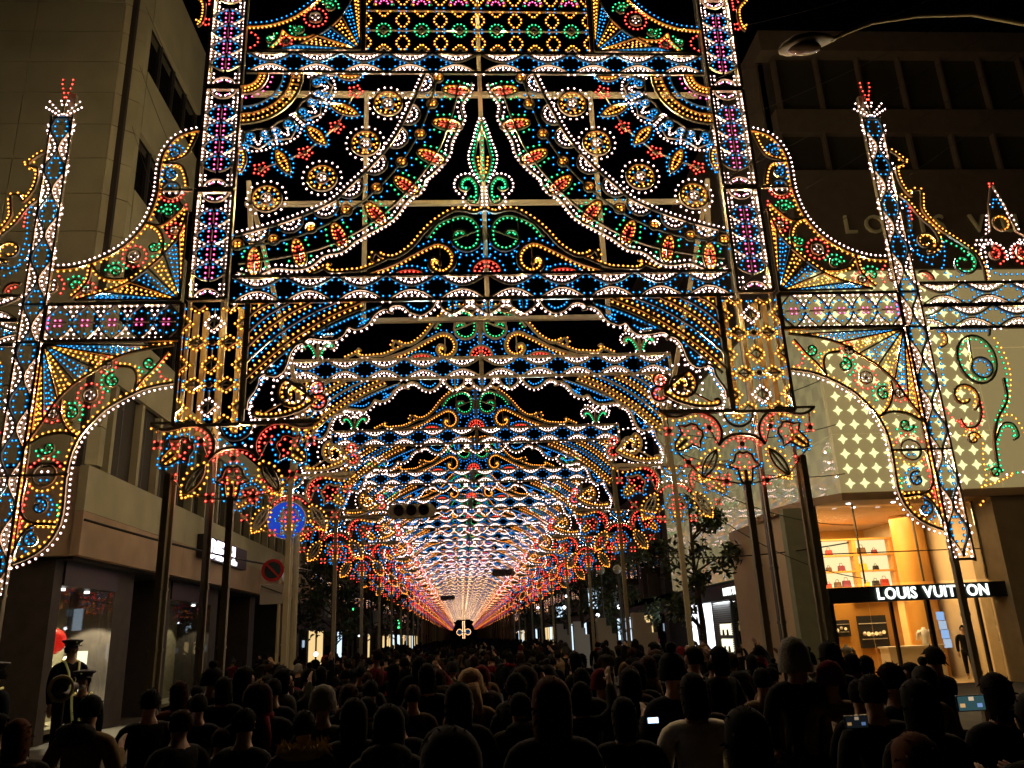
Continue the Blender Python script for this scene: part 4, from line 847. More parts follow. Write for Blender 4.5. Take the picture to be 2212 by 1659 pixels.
# glazing and canopy
for x0, x1 in ((11.62, 12.85), (12.87, 14.8), (14.82, 16.9)):
    m = MB(); m.box(x0, x1, 25.4, 25.42, 3.1, 5.55); lp(m).build('glass_pane', clearglass, RB)
    m = MB(); m.box(x0, x1, 25.4, 25.42, .05, 2.5); lp(m).build('glass_pane', clearglass, RB)
m = MB()
for x in (11.6, 12.86, 14.81, 16.92): m.box(x-.012, x+.012, 25.36, 25.44, 3.1, 5.6)
m.box(11.6, 16.9, 25.36, 25.44, 4.05, 4.08); lp(m).build('upper_glazing_bar', darksteel, RB)
for x, w in ((11.62, .1), (13.55, .07), (14.75, .12), (16.4, .06)):
    m = MB(); m.box(x-w/2, x+w/2, 25.3, 25.44, 0, 2.6); lp(m).build('door_frame', blackpaint, RB)
for x in (13.1, 14.0, 12.5):
    m = MB(); m.lathe([(.07,0),(.07,.03),(0,.03)], 10, (x, 24.9+(.9 if x == 13.1 else 0), 5.57)); lp(m).build('downlight', white_lit, RB)
cn = thing('entrance_canopy', 'black canopy band with white letters LOUIS VUITTON over the shop entrance', 'sign', (11.35, 24.7, 2.5))
m = MB(); m.box(-.1, 5.75, -.1, .7, .02, .42+.06); m.build('canopy_band', blackpaint, cn)
w, _ = word(cn, 'LOUIS VUITTON', .48, frame((1.42, -.13, .085), (1,0,0), (0,0,1), (0,-1,0)), glow('canopy_letter', (.9,1,.88), 1.5), .03, .008, .93, .10)
def area(name, loc, size, e, col, parent=None, rot=(0,0,0)):
    ld = bpy.data.lights.new(name, 'AREA'); ld.shape = 'RECTANGLE'; ld.size, ld.size_y = size; ld.energy = e; ld.color = col
    lo = bpy.data.objects.new(name, ld); C.objects.link(lo); lo.location = loc; lo.rotation_euler = rot
    if parent: lo.parent = parent; lo.location = (loc[0]-parent.location.x, loc[1]-parent.location.y, loc[2]-parent.location.z)
    return lo
area('ceiling_light', (14.2, 29, 5.5), (4, 5), 330, (1,.70,.34), RB); area('ceiling_light', (13.2, 27.6, 2.7 if False else 5.45), (1.5, 2), 110, (1,.72,.38), RB)
area('mezzanine_light', (15.2, 30.3, 2.7), (3, 2.5), 120, (1,.60,.2), RB); area('mezzanine_light', (12.6, 31.2, 2.7), (2, 1.5), 80, (1,.60,.2), RB)
# things in the hall
def add(name, label, cat, loc, builder, mats, group=None, rz=None):
    m = MB(); builder(m); return obj(name, m.mesh(name, mats), None, label, cat, group, loc=loc, rz=rz)
whitem = mat('white_gloss', (.7,.62,.5), .4); blackm = mat('matt_black', (.015,.014,.013), .6)
add('counter', 'pale counter behind the glass doors of the store', 'counter', (15.2, 27.4, 0), lambda m: (m.box(-.9,1.0,0,.6,0,1.05), m.box(-.95,1.05,-.04,.64,1.05,1.1)), whitem)
add('plinth', 'low cream display plinth behind the left glass door', 'plinth', (12.6, 27.0, 0), lambda m: (m.box(-.45,.45,0,.5,0,.62), m.box(-.48,.48,-.03,.53,.62,.66)), whitem)
def torso(m):
    m.sm = True; m.tube([(0,0,0),(0,0,.12),(0,0,.3),(0,0,.46),(0,0,.52),(0,0,.58)], [.13,.12,.15,.17,.06,.05], 12)
    for s in (1,-1): m.tube([(s*.15,0,.46),(s*.24,0,.36),(s*.27,.03,.16)], [.07,.055,.045], 8)
add('bust', 'dark jacket on a bust form standing on the low plinth', 'mannequin', (12.75, 27.2, .66), torso, blackm)
add('bust', 'white shirt on a bust form standing on the pale counter', 'mannequin', (15.75, 27.6, 1.1), torso, mat('white_cloth', (.75,.7,.62), .8))
for i, (x, z, w, h, lab) in enumerate(((13.1,1.75,.55,.26,'dark framed picture of fireworks on the amber wall behind the left door'), (14.5,1.6,.5,.52,'tall dark niche with gilded objects on the amber wall behind the counter'))):
    t = thing('wall_niche', lab, 'wall niche', (x, 28.6, z))
    m = MB(); m.box(-w-.02, w+.02, .02, .1, -h-.02, h+.02); m.build('back', blackm, t)
    m = MB(); m.box(-w, w, .0, .02, h*.5, h*.56); m.box(-w*.9,w*.9,-.02,.05,-h*.5,-h*.45); m.build('shelf', whitem, t)
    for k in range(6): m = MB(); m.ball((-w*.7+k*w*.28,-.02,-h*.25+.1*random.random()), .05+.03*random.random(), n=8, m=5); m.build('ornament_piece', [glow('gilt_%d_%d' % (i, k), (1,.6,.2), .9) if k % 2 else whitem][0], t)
m = MB(); m.box(11.3, 15.6, 28.72, 28.85, 0, 2.75); lp(m).build('partition', amber, RB)
sc_t = thing('screen', 'tall narrow blue video screen glowing behind the right glass door', 'screen', (16.45, 27.6, 1.1), rz=.2)
for k in range(4): m = MB(); m.box(-.14+.03*k, .14+.03*k, 0, .05, .78-.3*k, 1.06-.3*k); m.build('screen_tile', glow('screen_%d' % k, (.25,.42,.75) if k % 2 == 0 else (.35,.45,.62), .8), sc_t)

# the smaller shop front further down the side
SS = thing('side_shop_front', 'small lit shop front under a black band down the right side of the street', 'shop front', (11.9, 32, 0))
ox, oy = 11.9, 32
m = MB(); m.box(11.75, 12.0, 30.2, 43.4, 3.12, 3.78); lp(m).build('sign_band', blackpaint, SS)
word(SS, 'LOUIS VUITTON', .46, frame((11.72-ox, 36.2-oy, 3.3), (0,-1,0), (0,0,1), (-1,0,0)), glow('side_letter', (.9,1,.88), 1.4), .03, .006, .8, .1)
m = MB(); m.box(11.98, 12.0, 38.9, 43.3, .35, 3.1); lp(m).build('light_box', glow('poster_light', (.86,.92,1), 1.5), SS)
greyp = mat('poster_print', (.2,.23,.32), .5)
m = MB(); m.prism([(41.6,2.6),(41.25,1.9),(41.45,1.5),(41.1,1.1),(41.75,1.2),(41.8,1.8),(42.0,2.3)], 11.968, 11.976, 'x'); m.prism([(40.3,.7),(40.0,1.1),(39.8,.9),(40.1,.5)], 11.968, 11.976, 'x'); lp(m).build('poster_figure', greyp, SS)
slat = mat('silver_slat', (.34,.34,.33), .35, .4)
for k in range(30):
    z = .35+.092*k
    if 0.9 < z < 1.45 or 1.62 < z < 2.1: 
        m = MB(); m.box(11.96, 12.0, 38.1, 38.85, z, z+.07); m.box(11.96, 12.0, 36.2, 36.45, z, z+.07)
    else: m = MB(); m.box(11.96, 12.0, 36.2, 38.85, z, z+.07)
    lp(m).build('slat', slat, SS)
m = MB(); m.box(12.02, 12.1, 36.2, 38.85, .35, 3.1); lp(m).build('slat_backing', darksteel, SS)
for z0, z1 in ((.9, 1.45), (1.62, 2.1)):
    m = MB(); m.box(12.0, 12.02, 36.45, 38.1, z0, z1); lp(m).build('lit_niche', glow('niche_light', (1,.93,.6), 1.0), SS)
    for q in (36.9, 37.5): m = MB(); m.prism([(q,z0),(q+.25,z0),(q+.2,z0+.24),(q+.05,z0+.24)], 11.95, 11.99, 'x'); lp(m).build('displayed_bag', blackm, SS)
area('window_wash', (11.85, 37.5, 3.05), (.1, 2.5), 6, (.9,.95,1), SS, (0,-.35,0))
m = MB(); m.box(11.94, 12.02, 36.08, 36.2, .3, 3.12); m.box(11.94, 12.02, 38.85, 38.92, .3, 3.12); m.box(11.9, 12.04, 31.0, 43.4, 0, .35); lp(m).build('window_frame', blackpaint, SS)
m = MB(); m.box(12.6, 12.7, 31.0, 36.1, .35, 3.1); lp(m).build('display_backdrop', glow('display_glow', (.9,.72,.5), .35), SS)
m = MB(); m.box(12.0, 12.02, 31.0, 36.08, .35, 3.1); lp(m).build('glass_pane', clearglass, SS)
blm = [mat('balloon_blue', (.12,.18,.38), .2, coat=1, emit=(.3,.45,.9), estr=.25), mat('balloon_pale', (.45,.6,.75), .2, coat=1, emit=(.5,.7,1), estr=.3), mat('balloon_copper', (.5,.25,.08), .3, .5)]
for i, (y, z, r) in enumerate(((33.2,1.55,.3),(33.9,1.1,.33),(32.6,.75,.28),(34.1,.6,.25),(33.6,2.1,.2),(35.5,.9,.3),(35.2,1.9,.24),(32.9,2.5,.25))):
    m = MB(); m.sm = True; m.ball((12.3-ox,y-oy,z), r*.5, r, r*1.15, n=14, m=9); m.tube([(12.3-ox,y-oy,z-r*1.15),(12.3-ox,y-oy+.05,.35)], .006, 4); m.build('display_balloon', blm[i % 3], SS)
fl = MB()
for k in range(14): fl.ball((11.93-ox, 34.75-oy+.12*math.sin(k), .55+.18*k), .05, n=8, m=5)
fl.build('fairy_lights', glow('fairy', (1,.92,.9), 3), SS, kind='stuff')

# ------------------------------------------------------------------ street furniture
sigblack = mat('signal_lens_off', (.012,.01,.008), .25, coat=.5); sigbody = mat('signal_body', (.27,.22,.12), .6, vary=.1)
def signal(loc, label, s=1, rz=0):
    t = thing('traffic_signal', label, 'traffic signal', loc, rz)
    m = MB(); n = 14
    pr = [(.66*s+.21*s*math.cos(a) if a < PI/2 or a > 3*PI/2 else -.66*s+.21*s*math.cos(a), .21*s*math.sin(a)) for a in [k*2*PI/28 for k in range(28)]]
    pr = [(p[0]-.16*s*(1 if p[0] > 0 else -1), p[1]) for p in pr]
    m.prism(pr, -.08, .12); m.build('housing', sigbody, t)
    for i in (-1, 0, 1):
        m = MB(); m.lathe([(.0,-.09),(.15*s,-.09),(.15*s,-.07)], 18, (i*.37*s,0,0), 'y'); m.build('lens', sigblack, t)
        m = MB()
        pts = [(.165*s*math.cos(a), .165*s*math.sin(a)) for a in np.linspace(-.3, PI+.3, 12)]
        vs = [(i*.37*s+x, y, z) for y in (-.3, -.08) for x, z in pts]; m.add(vs, [(k, k+1, k+13, k+12) for k in range(11)]); m.build('visor', sigbody, t)
    return t
t = signal((-1.42, 24, 5.68), 'unlit horizontal traffic signal on an arm, nearest of the three over the street')
for z0, z1 in ((5.8, 5.72), (5.55, 5.6)): m = MB(); m.tube([(-3.2, 0, z0-5.68), (-.7, 0, z1-5.68)], .035, 6); m.build('arm', sigbody, t)
m = MB(); m.tube([(-3.35,0,-5.68),(-3.35,0,.5)], .09, 10); m.build('pole', steel, t)
signal((3.25, 62, 6.6), 'small dark traffic signal silhouetted against the far lights on the right', 1.25); signal((-1.6, 98, 6.6), 'tiny dark traffic signal silhouetted against the far lights left of centre', 1.25)
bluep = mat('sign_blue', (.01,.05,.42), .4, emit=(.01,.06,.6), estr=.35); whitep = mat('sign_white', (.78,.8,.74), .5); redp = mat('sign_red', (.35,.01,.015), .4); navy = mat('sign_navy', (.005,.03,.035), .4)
def disc(m, r, y, mi=0, c=(0,0)): m.lathe([(0,y),(r,y),(r,y+.012)], 32, (c[0],0,c[1]), 'y', mi)
t = thing('direction_sign', 'round blue road sign with white arrows for straight on and right', 'road sign', (-4.75, 22.4, 5.3))
m = MB(); disc(m, .50, -.03); m.build('face', bluep, t)
m = MB(); m.lathe([(.50,-.034),(.53,-.034),(.53,.0),(.50,.0)], 32, (0,0,0), 'y'); m.build('rim', whitep, t)
m = MB(); m.prism([(-.22,.10),(-.11,.36),(.0,.10)], -.045, -.036); m.build('up_arrow_head', whitep, t)
m = MB(); m.prism([(-.155,-.42),(-.065,-.42),(-.065,.10),(-.155,.10)], -.044, -.035); m.build('up_arrow_stem', whitep, t)
m = MB(); m.prism([(-.065,-.2),(.1,-.2),(.1,-.05),(.36,-.16),(.1,-.32),(.1,-.27),(-.065,-.27)], -.044, -.035); m.build('right_arrow', whitep, t)
m = MB(); m.tube([(.12,.08,-5.3),(.12,.08,.45)], .07, 10); m.build('pole', steel, t)
t = thing('no_parking_sign', 'round red and dark no-parking sign beside the blue arrow sign post', 'road sign', (-5.04, 22.3, 3.95))
m = MB(); disc(m, .30, -.03); m.build('face', redp, t); m = MB(); disc(m, .22, -.036); m.build('inner_disc', navy, t); m = MB(); m.beam((-.17,-.045,.17), (.17,-.045,-.17), .05, .01); m.build('slash', redp, t)
m = MB(); m.box(-.3, .3, -.03, -.01, -.88, -.36); m.build('plate', mat('plain_plate', (.28,.27,.24), .6), t); m = MB(); m.beam((-.28,-.04,-.4), (.28,-.04,-.62), .03, .008); m.build('plate_mark', darksteel, t)
m = MB(); m.tube([(.2,.02,-3.95),(.2,.02,.3)], .045, 8); m.build('pole', steel, t)
# street lamp reaching in from the right
t = thing('street_lamp', 'unlit cobra-head street lamp on a long curved arm at top right', 'street lamp', (11.6, 11, 0))
m = MB(); m.tube([(0,0,0),(0,0,4),(0,0,9.5),(-.25,0,11),(-1.1,0,11.95),(-2.3,0,12.2),(-3.3,0,12.15),(-4.2,0,11.98),(-4.8,0,11.72),(-5.0,0,11.6)], [.11,.1,.08,.07,.05,.04,.036,.034,.034,.034], 10); m.build('pole_arm', mat('lamp_arm', (.22,.18,.07), .45, .3), t)
m = MB(); m.sm = True
prof = [(-.02,.03,.05),(.1,.10,.09),(.3,.19,.15),(.55,.24,.19),(.8,.22,.17),(.97,.12,.09),(1.03,.0,.0)]
vs = [(-4.92-a, w*math.cos(k*PI/8), 11.62-.22*a+h*(math.sin(k*PI/8) if k <= 8 else .25*math.sin(k*PI/8))) for a, w, h in prof for k in range(16)]
m.add(vs, [(i*16+k, i*16+(k+1) % 16, (i+1)*16+(k+1) % 16, (i+1)*16+k) for i in range(6) for k in range(16)]); m.build('lamp_head', mat('lamp_head', (.16,.13,.06), .4), t)
m = MB(); m.sm = True; m.ball((-5.5, 0, 11.44), .31, .17, .10, 16, 8); m.build('lens', mat('lamp_lens', (.10,.06,.035), .15, coat=1), t)
# cables
def cable(a, b, sag, r, label, group='thin cables strung across the street'):
    m = MB(); a = Vector(a); b = Vector(b)
    m.tube([a.lerp(b, k/14)-a-Vector((0,0,sag*4*(k/14)*(1-k/14))) for k in range(15)], r, 5)
    obj('cable', m.mesh('cable', blackpaint if r > .014 else darksteel), None, label, 'cable', group, loc=a)
cable((-9.3, 20.5, 5.2), (-5.5, 30.5, 4.6), .15, .035, 'thick dark cable sagging across the fascia on the left')
cable((-5.3, 26, 4.4), (-8.2, 44, 3.5), .2, .03, 'dark cable hanging down beside the no-parking sign')
for i in range(5): cable((6.6, 23, 8.2-.6*i), (12.1, 24.0, 9.6-1.6*i), .25+.05*i, .014, 'thin dark wire number %s from the top in front of the chequered facade' % ['one','two','three','four','five'][i])
for i in range(6): cable((6.6, 16.4, 9.5+1.4*i), (18, 15+.8*i, 17.0+1.1*i), .3, .007, 'faint guy wire rising to the upper right, %s from the bottom' % ['first','second','third','fourth','fifth','sixth'][i])
for i in range(3): cable((-6, 16.5, 10+2*i), (-9.5, 21, 17+2.2*i), .1, .007, 'faint guy wire rising past the left building, %s from the bottom' % ['first','second','third'][i])
cable((7, 30, 4.6), (12, 24.3, 4.3), .2, .02, 'dark cable across the pillar beside the shop entrance')
# stepped ballast stacks beside the right-hand posts
for k in range(1, 5):
    t = thing('ballast_stack', 'pale stepped ballast stack beside the %s right-hand arch post' % ORD[k], 'ballast', (6.45, ARCH_Y[k]+.2, 0), group='stepped ballast stacks by the posts')
    for x0, x1, h in ((-.3,.55,1.9), (-.3,.35,2.25), (-.3,.12,2.6)):
        m = MB(); m.box(x0, x1, -.25+.01*h, .25, 0 if h < 2 else h-.35, h-.002); m.build('ballast_block', mat('pale_ballast', (.5,.46,.38), .7) if k == 1 and h < 2 else bpy.data.materials['pale_ballast'], t)

# ------------------------------------------------------------------ trees
barkm = mat('bark', (.05,.035,.02), .9, bump=.5); leafm = [mat('leaf_%d' % i, c, .6) for i, c in enumerate(((.030,.055,.014), (.05,.075,.02), (.022,.04,.012)))]
def tree_meshes(seed, h, r):
    rd = random.Random(seed); tr = MB(); cr = MB()
    tr.tube([(0,0,0),(.05,0,h*.3),(-.04,.03,h*.6),(0,0,h*.92)], [.16,.12,.08,.03], 8)
    cl = []
    for k in range(16):
        a = rd.uniform(0, 2*PI); z = rd.uniform(.32, .9)*h; d = r*rd.uniform(.45, 1)*(1.15-abs(z/h-.55))
        e = (d*math.cos(a), d*math.sin(a), z+rd.uniform(.1,.5)); tr.tube([(0,0,z-.5), (e[0]*.5,e[1]*.5,z-.05), e], [.05,.03,.012], 5); cl.append((e, rd.uniform(.35,.62)*r*.75))
    for e, q in cl:
        for _ in range(110):
            v = Vector((rd.gauss(0,1), rd.gauss(0,1), rd.gauss(0,.8))).normalized()*q*rd.random()**.45; c = Vector(e)+v
            u = Vector((rd.gauss(0,1), rd.gauss(0,1), rd.gauss(0,1))).normalized(); w = u.cross(Vector((rd.gauss(0,1), rd.gauss(0,1), 1))).normalized(); s = rd.uniform(.09,.19)
            cr.add([c-u*s, c+w*s*.45, c+u*s, c-w*s*.45], [(0,1,2,3)], rd.randrange(3))
    return tr.mesh('trunk', barkm), cr.mesh('crown', leafm)
TM = [tree_meshes(s, h, r) for s, h, r in ((1, 7.2, 1.6), (2, 6.2, 2.0), (3, 8.0, 2.4))]
for i, (x, y, v, s, lab) in enumerate(((9.2, 31.5, 0, 1.0, 'slim dark street tree in front of the chequered side facade'), (8.6, 44, 2, .8, 'dark street tree behind the second right-hand posts'), (8.2, 56, 1, 1.25, 'bushy dark tree overlapping the right edge of the distant lights'), (7.4, 75, 2, 1.1, 'far dark tree on the right under the flower lights'),
        (-6.6, 43, 1, 1.05, 'dark street tree just past the end of the left fascia'), (-6.3, 55, 2, .95, 'dark tree left of the distant lights behind the first'), (-7.5, 70, 2, 1.1, 'far dark tree on the left beneath the flower lights'), (-7, 90, 1, 1.3, 'farthest dark tree on the left'), (7.8, 98, 1, 1.3, 'farthest dark tree on the right'))):
    t = thing('street_tree', lab, 'tree', (x, y, 0), i*1.3, 'dark street trees along the pavements'); t.scale = (s, s, s)
    obj('trunk', TM[v][0], t); obj('crown', TM[v][1], t)

# ------------------------------------------------------------------ dark buildings further along the street
winlit = glow('warm_window', (1,.7,.3), .5); coolwin = glow('cool_window', (.6,.8,1), .8); greenl = glow('green_sign', (.05,1,.25), 1.6)
R2 = random.Random(5)
for i, (x0, x1, y0, y1, h) in enumerate(((-24,-10.2,52.3,78,13), (-24,-11,78.5,110,19), (-24,-10.5,110.5,160,15), (-24,-11,161,260,22), (12.2,26,48.4,66,11), (11.6,26,66.5,92,17), (12.2,26,92.5,140,20), (11.8,26,141,260,16))):
    side = 'left' if x0 < 0 else 'right'; t = thing('far_building', 'dark %s building on the %s side beyond the shops' % (['','second','third','farthest'][i % 4] or 'nearest', side), 'building', (x0 if x0 > 0 else x1, y0, 0), group='dark buildings down the street')
    L = lambda m: (setattr(m, 'v', [(a-t.location.x, b-t.location.y, c) for a, b, c in m.v]), m)[1]
    m = MB(); m.box(x0, x1, y0, y1, 0, h); m.box(x0, x1+(.25 if x0 < 0 else 0), y0, y1, 3.6, 4.0); L(m).build('wall', darkstone, t)
    fx = x1 if x0 < 0 else x0; sg_ = 1 if x0 < 0 else -1
    n = int((y1-y0)/3.2)
    for k in range(min(n, 14)):
        yy = y0+1+k*3.2
        m = MB(); m.box(min(fx,fx+sg_*.05), max(fx,fx+sg_*.05), yy, yy+2.2, .3, 2.9); L(m).build('shop_window', R2.choice([darkglass, darkglass, winlit, coolwin, darkglass]), t)
        for z in (5, 8.3): 
            if z+2 < h: m = MB(); m.box(min(fx,fx+sg_*.05), max(fx,fx+sg_*.05), yy, yy+2.2, z, z+1.7); L(m).build('window', darkglass, t)
    for side_ in (0,):
        k = 0
        while k < 6:
            yy = y0+R2.uniform(1, min(25, y1-y0-2)); m = MB(); m.box(min(fx,fx+sg_*.7), max(fx,fx+sg_*.7), yy, yy+.12, 3.9, 4.8+R2.random()); L(m).build('hanging_sign', R2.choice([darkcladding, greenl if k == 0 else whitep, coolwin if k == 1 else darkcladding]), t); k += 1
# globe lamps and stray lights of the far pavement
gl = glow('globe_white', (.85,.9,1), 5); dimg = mat('globe_off', (.45,.42,.36), .3)
for i, (x, y, z, on) in enumerate(((6.9,40,4.9,0), (7.7,39.8,4.9,0), (-6.9,33,4.6,0), (7.5,60,3.8,1), (9.5,74,5.2,1), (6.9,96,5.8,1), (7.8,84,4.6,1), (8.6,52,3.0,1), (-7.4,61,2.5,1), (-6.6,80,2.9,1), (-7.9,46,1.5,1), (9.6,50,3.4,1))):
    t = thing('globe_lamp', '%s globe lamp on a thin post, %s pavement, %s' % ('bright white' if on else 'unlit pale', 'right' if x > 0 else 'left', ['by the slim tree','beside its unlit twin','above the fascia end','under the far flowers','second bright one','farthest bright one','low bright one','beside the dark tree','near the crowd','tiny and distant','low beside the shops','near the shop corner'][i]), 'street light', (x, y, 0), group='globe lamps along the pavements')
    m = MB(); m.tube([(0,0,0),(0,0,z)], .03, 6); m.build('post', darksteel, t); m = MB(); m.sm = True; m.ball((0,0,z), .22 if not on else .11, n=12, m=8); m.build('globe', gl if on else dimg, t)

# ------------------------------------------------------------------ people
def skin_mesh(name, V, Ed, R, mt, sub=1):
    me = bpy.data.meshes.new(name); me.from_pydata(V, Ed, []); o = bpy.data.objects.new(name, me); C.objects.link(o)
    md = o.modifiers.new('s', 'SKIN'); md.use_smooth_shade = True
    sk = me.skin_vertices[0].data
    for i, r in enumerate(R): sk[i].radius = r if isinstance(r, tuple) else (r, r); sk[i].use_root = (i == 0)
    s2 = o.modifiers.new('u', 'SUBSURF'); s2.levels = sub
    bpy.context.view_layer.update()
    out = bpy.data.meshes.new_from_object(o.evaluated_get(bpy.context.evaluated_depsgraph_get())); out.name = name
    out.materials.clear(); out.materials.append(mt); bpy.data.objects.remove(o); return out
skinm = mat('skin', (.36,.20,.12), .6); hairm = [mat('hair_'+n, c, .95, spec=.12) for n, c in (('black',(.006,.005,.004)),('brown',(.028,.012,.007)),('auburn',(.07,.024,.010)))]
class G:
    def __init__(s): s.V = []; s.E = []; s.R = []
    def v(s, p, r, a=None): s.V.append(tuple(p)); s.R.append(r); i = len(s.V)-1; (s.E.append((a, i)) if a is not None else None); return i
    def chain(s, a, pts):
        for p, r in pts: a = s.v(p, r, a)
        return a
ARMS = {'down': [((.205,0,1.375),.055),((.25,.01,1.1),.045),((.25,.05,.86),.032)], 'pocket': [((.205,0,1.375),.055),((.29,-.05,1.12),.045),((.2,.1,.95),.035)],
        'phone': [((.20,.0,1.375),.055),((.24,.08,1.12),.045),((.12,.3,1.28),.032)], 'high': [((.205,.02,1.385),.055),((.25,.16,1.5),.045),((.14,.28,1.72),.032)]}
def body(pl, pr, step=0):
    g = G(); pel = g.v((0,0,.93), (.15,.11)); 
    w = g.chain(pel, [((0,0,1.08),(.13,.095)), ((0,0,1.25),(.155,.105)), ((0,-.005,1.37),(.13,.09))])
    nk = g.chain(w, [((0,-.005,1.45),.06), ((0,.005,1.51),.052), ((0,.01,1.565),(.068,.085)), ((0,.005,1.63),(.076,.095)), ((0,0,1.69),(.06,.07))])
    g.v((0,.105,1.575), .014, nk-1)
    for s, pose in ((1, pr), (-1, pl)):
        a = g.v((s*.11,0,1.385), .07, w)
        pts = [((s*p[0],p[1],p[2]),r) for p, r in ARMS[pose]]; a = g.chain(a, pts); e = Vector(pts[-1][0]); d = (e-Vector(pts[-2][0])).normalized()
        h = g.v(e+d*.07, (.036,.018), a); px = Vector((0,1,0)).cross(d).normalized() if abs(d.y) < .9 else Vector((1,0,0))
        for k, L in ((-1.5,.062),(-.5,.075),(.5,.08),(1.5,.07)): q = e+d*.095+px*k*.018; f = g.v(q, .009, h); f = g.v(q+d*L*.55, .0085, f); g.v(q+d*L+Vector((0,.015,0)), .007, f)
        th = g.v(e+d*.05-px*.038*s, .011, h); g.v(e+d*.09-px*.06*s, .009, th)
        st = step*s; hp = g.v((s*.09,0,.86), (.09,.095), pel)
        g.chain(hp, [((s*.1,.05*st+.01,.48),.06), ((s*.1,-.08*st-.01,.12),.045), ((s*.1,-.08*st,.05),.04), ((s*.115,-.08*st+.13,.03),.035)])
    return skin_mesh('person', g.V, g.E, g.R, skinm)
def coat(pl, pr, long=0):
    g = G(); b = g.v((0,0,1.1), (.165,.125)); lo = g.chain(b, [((0,0,.95),(.185,.14)), ((0,0,.82-.25*long),(.20,.15))])
    w = g.chain(b, [((0,0,1.26),(.19,.13)), ((0,-.005,1.38),(.16,.11)), ((0,-.01,1.45),(.085,.08))])
    for s, pose in ((1, pr), (-1, pl)):
        a = g.v((s*.125,0,1.395), .08, w-1); pts = [((s*p[0],p[1],p[2]), r*1.45) for p, r in ARMS[pose]]; g.chain(a, pts)
    return skin_mesh('coat', g.V, g.E, g.R, None)
def legs(step):
    g = G(); pel = g.v((0,0,.92), (.155,.12))
    for s in (1, -1):
        st = step*s; hp = g.v((s*.09,0,.84), .105, pel); g.chain(hp, [((s*.1,.05*st+.01,.48),.075), ((s*.1,-.08*st-.01,.14),.06)])
    return skin_mesh('trousers', g.V, g.E, g.R, None)
def hairmesh(kind):
    m = MB(); m.sm = True; rd = random.Random(kind+20)
    n, k = 20, 12; sc_ = {0:(.088,.108,.112), 1:(.094,.112,.118), 2:(.108,.122,.132), 3:(.09,.11,.115)}[kind]; vs = []
    lump = [1+.05*math.sin(3*2*PI*j/n+kind)+.04*rd.uniform(-1,1) for j in range(n)]
    for i in range(k+1):
        t = PI*i/k*.70
        for j in range(n):
            a = 2*PI*j/n; s_ = math.sin(a); q = 1+(lump[j]-1)*min(1, i/4)+.025*rd.uniform(-1,1)*(i > 0)
            z = math.cos(t); lo = 0; rr_ = math.sin(t)
            if kind in (1, 2) and i > 7 and s_ < .45: lo = (i-7)*(.022 if kind == 1 else .038); rr_ = max(rr_, .86-.03*(i-7))
            if s_ > .45 and i > 6: t2 = PI*6/k*.70; z = math.cos(t2); rr_ = math.sin(t2)*.97
            vs.append((sc_[0]*rr_*math.cos(a)*q, sc_[1]*rr_*s_*q-.008, 1.632+sc_[2]*z*(1+.03*rd.uniform(-1,1))-lo))
    m.add(vs, [(i*n+j, (i+1)*n+j, (i+1)*n+(j+1) % n, i*n+(j+1) % n) for i in range(k) for j in range(n)])
    for _ in range(170):                                     # loose strands that break the outline
        j = rd.randrange(n, len(vs)-n); p = Vector(vs[j]); d = (p-Vector((0,-.008,1.60))).normalized()
        if p.y > .07: continue
        e = p+d*rd.uniform(.008,.028)+Vector((rd.gauss(0,.012), rd.gauss(0,.012), -rd.uniform(0,.05))); w = Vector((rd.gauss(0,.006), rd.gauss(0,.006), rd.gauss(0,.006)))
        m.add([p-w-d*.01, p+w-d*.01, e], [(0,1,2)])
    return m.mesh('hair', hairm[0])
def recol(me, mt, nm=None): c = me.copy(); c.materials.clear(); c.materials.append(mt); c.name = nm or me.name; return c
POSES = [('down','down',0), ('pocket','pocket',.6), ('phone','phone',0), ('down','high',.3), ('pocket','phone',0)]
BODY = [body(*p) for p in POSES]; LEG = [legs(0), legs(.6), legs(0), legs(.3), legs(0)]
clothm = {n: mat('cloth_'+n, c, .95, spec=.1, vary=.15, vscale=6, bump=.3, bscale=40) for n, c in (('black',(.006,.006,.006)), ('navy',(.006,.008,.014)), ('grey',(.032,.031,.028)), ('brown',(.032,.021,.013)), ('red',(.10,.008,.014)), ('white',(.75,.70,.55)), ('olive',(.018,.018,.010)), ('tan',(.15,.10,.05)))}
COAT = {}
for i, p in enumerate(POSES):
    cm = [coat(p[0], p[1], l) for l in (0, 1)]
    for n, mt in clothm.items(): COAT[i, 0, n] = recol(cm[0], mt); COAT[i, 1, n] = recol(cm[1], mt)
LEGM = {(i, n): recol(LEG[i], clothm[n]) for i in range(5) for n in ('black', 'navy', 'grey')}
HAIR = {(k, c): recol(hairmesh(k), hairm[c]) for k in range(4) for c in range(3)}
def person(x, y, h, label, pose=0, cl='black', long=0, hair=(0,0), lg='black', rz=0, group=None, z=0):
    t = thing('person', label, 'person', (x, y, z), rz, group); s = h/1.765; t.scale = (s, s, s)
    obj('body', BODY[pose], t); obj('coat', COAT[pose, long, cl], t); obj('trousers', LEGM[pose, lg], t)
    if hair: obj('hair', HAIR[hair], t)
    return t
def cap_part(t, name, fn, mt): m = MB(); m.sm = True; fn(m); return m.build(name, mt, t)
def beanie(m, r=.118, z=1.63, h=.17, pom=0):
    m.lathe([(r*1.05,-.05),(r*1.08,0),(r,.03),(r*.93,h*.55),(r*.6,h*.87),(0,h)], 18, (0,-.005,z)); 
    if pom: m.ball((0,-.005,z+h+.03), .045)
def hood(m): m.tube([(0,-.12,1.40),(0,-.15,1.47),(0,-.12,1.53)], [.13,.12,.05], 14); m.ball((0,-.13,1.45), .17, .10, .085, 14, 8)
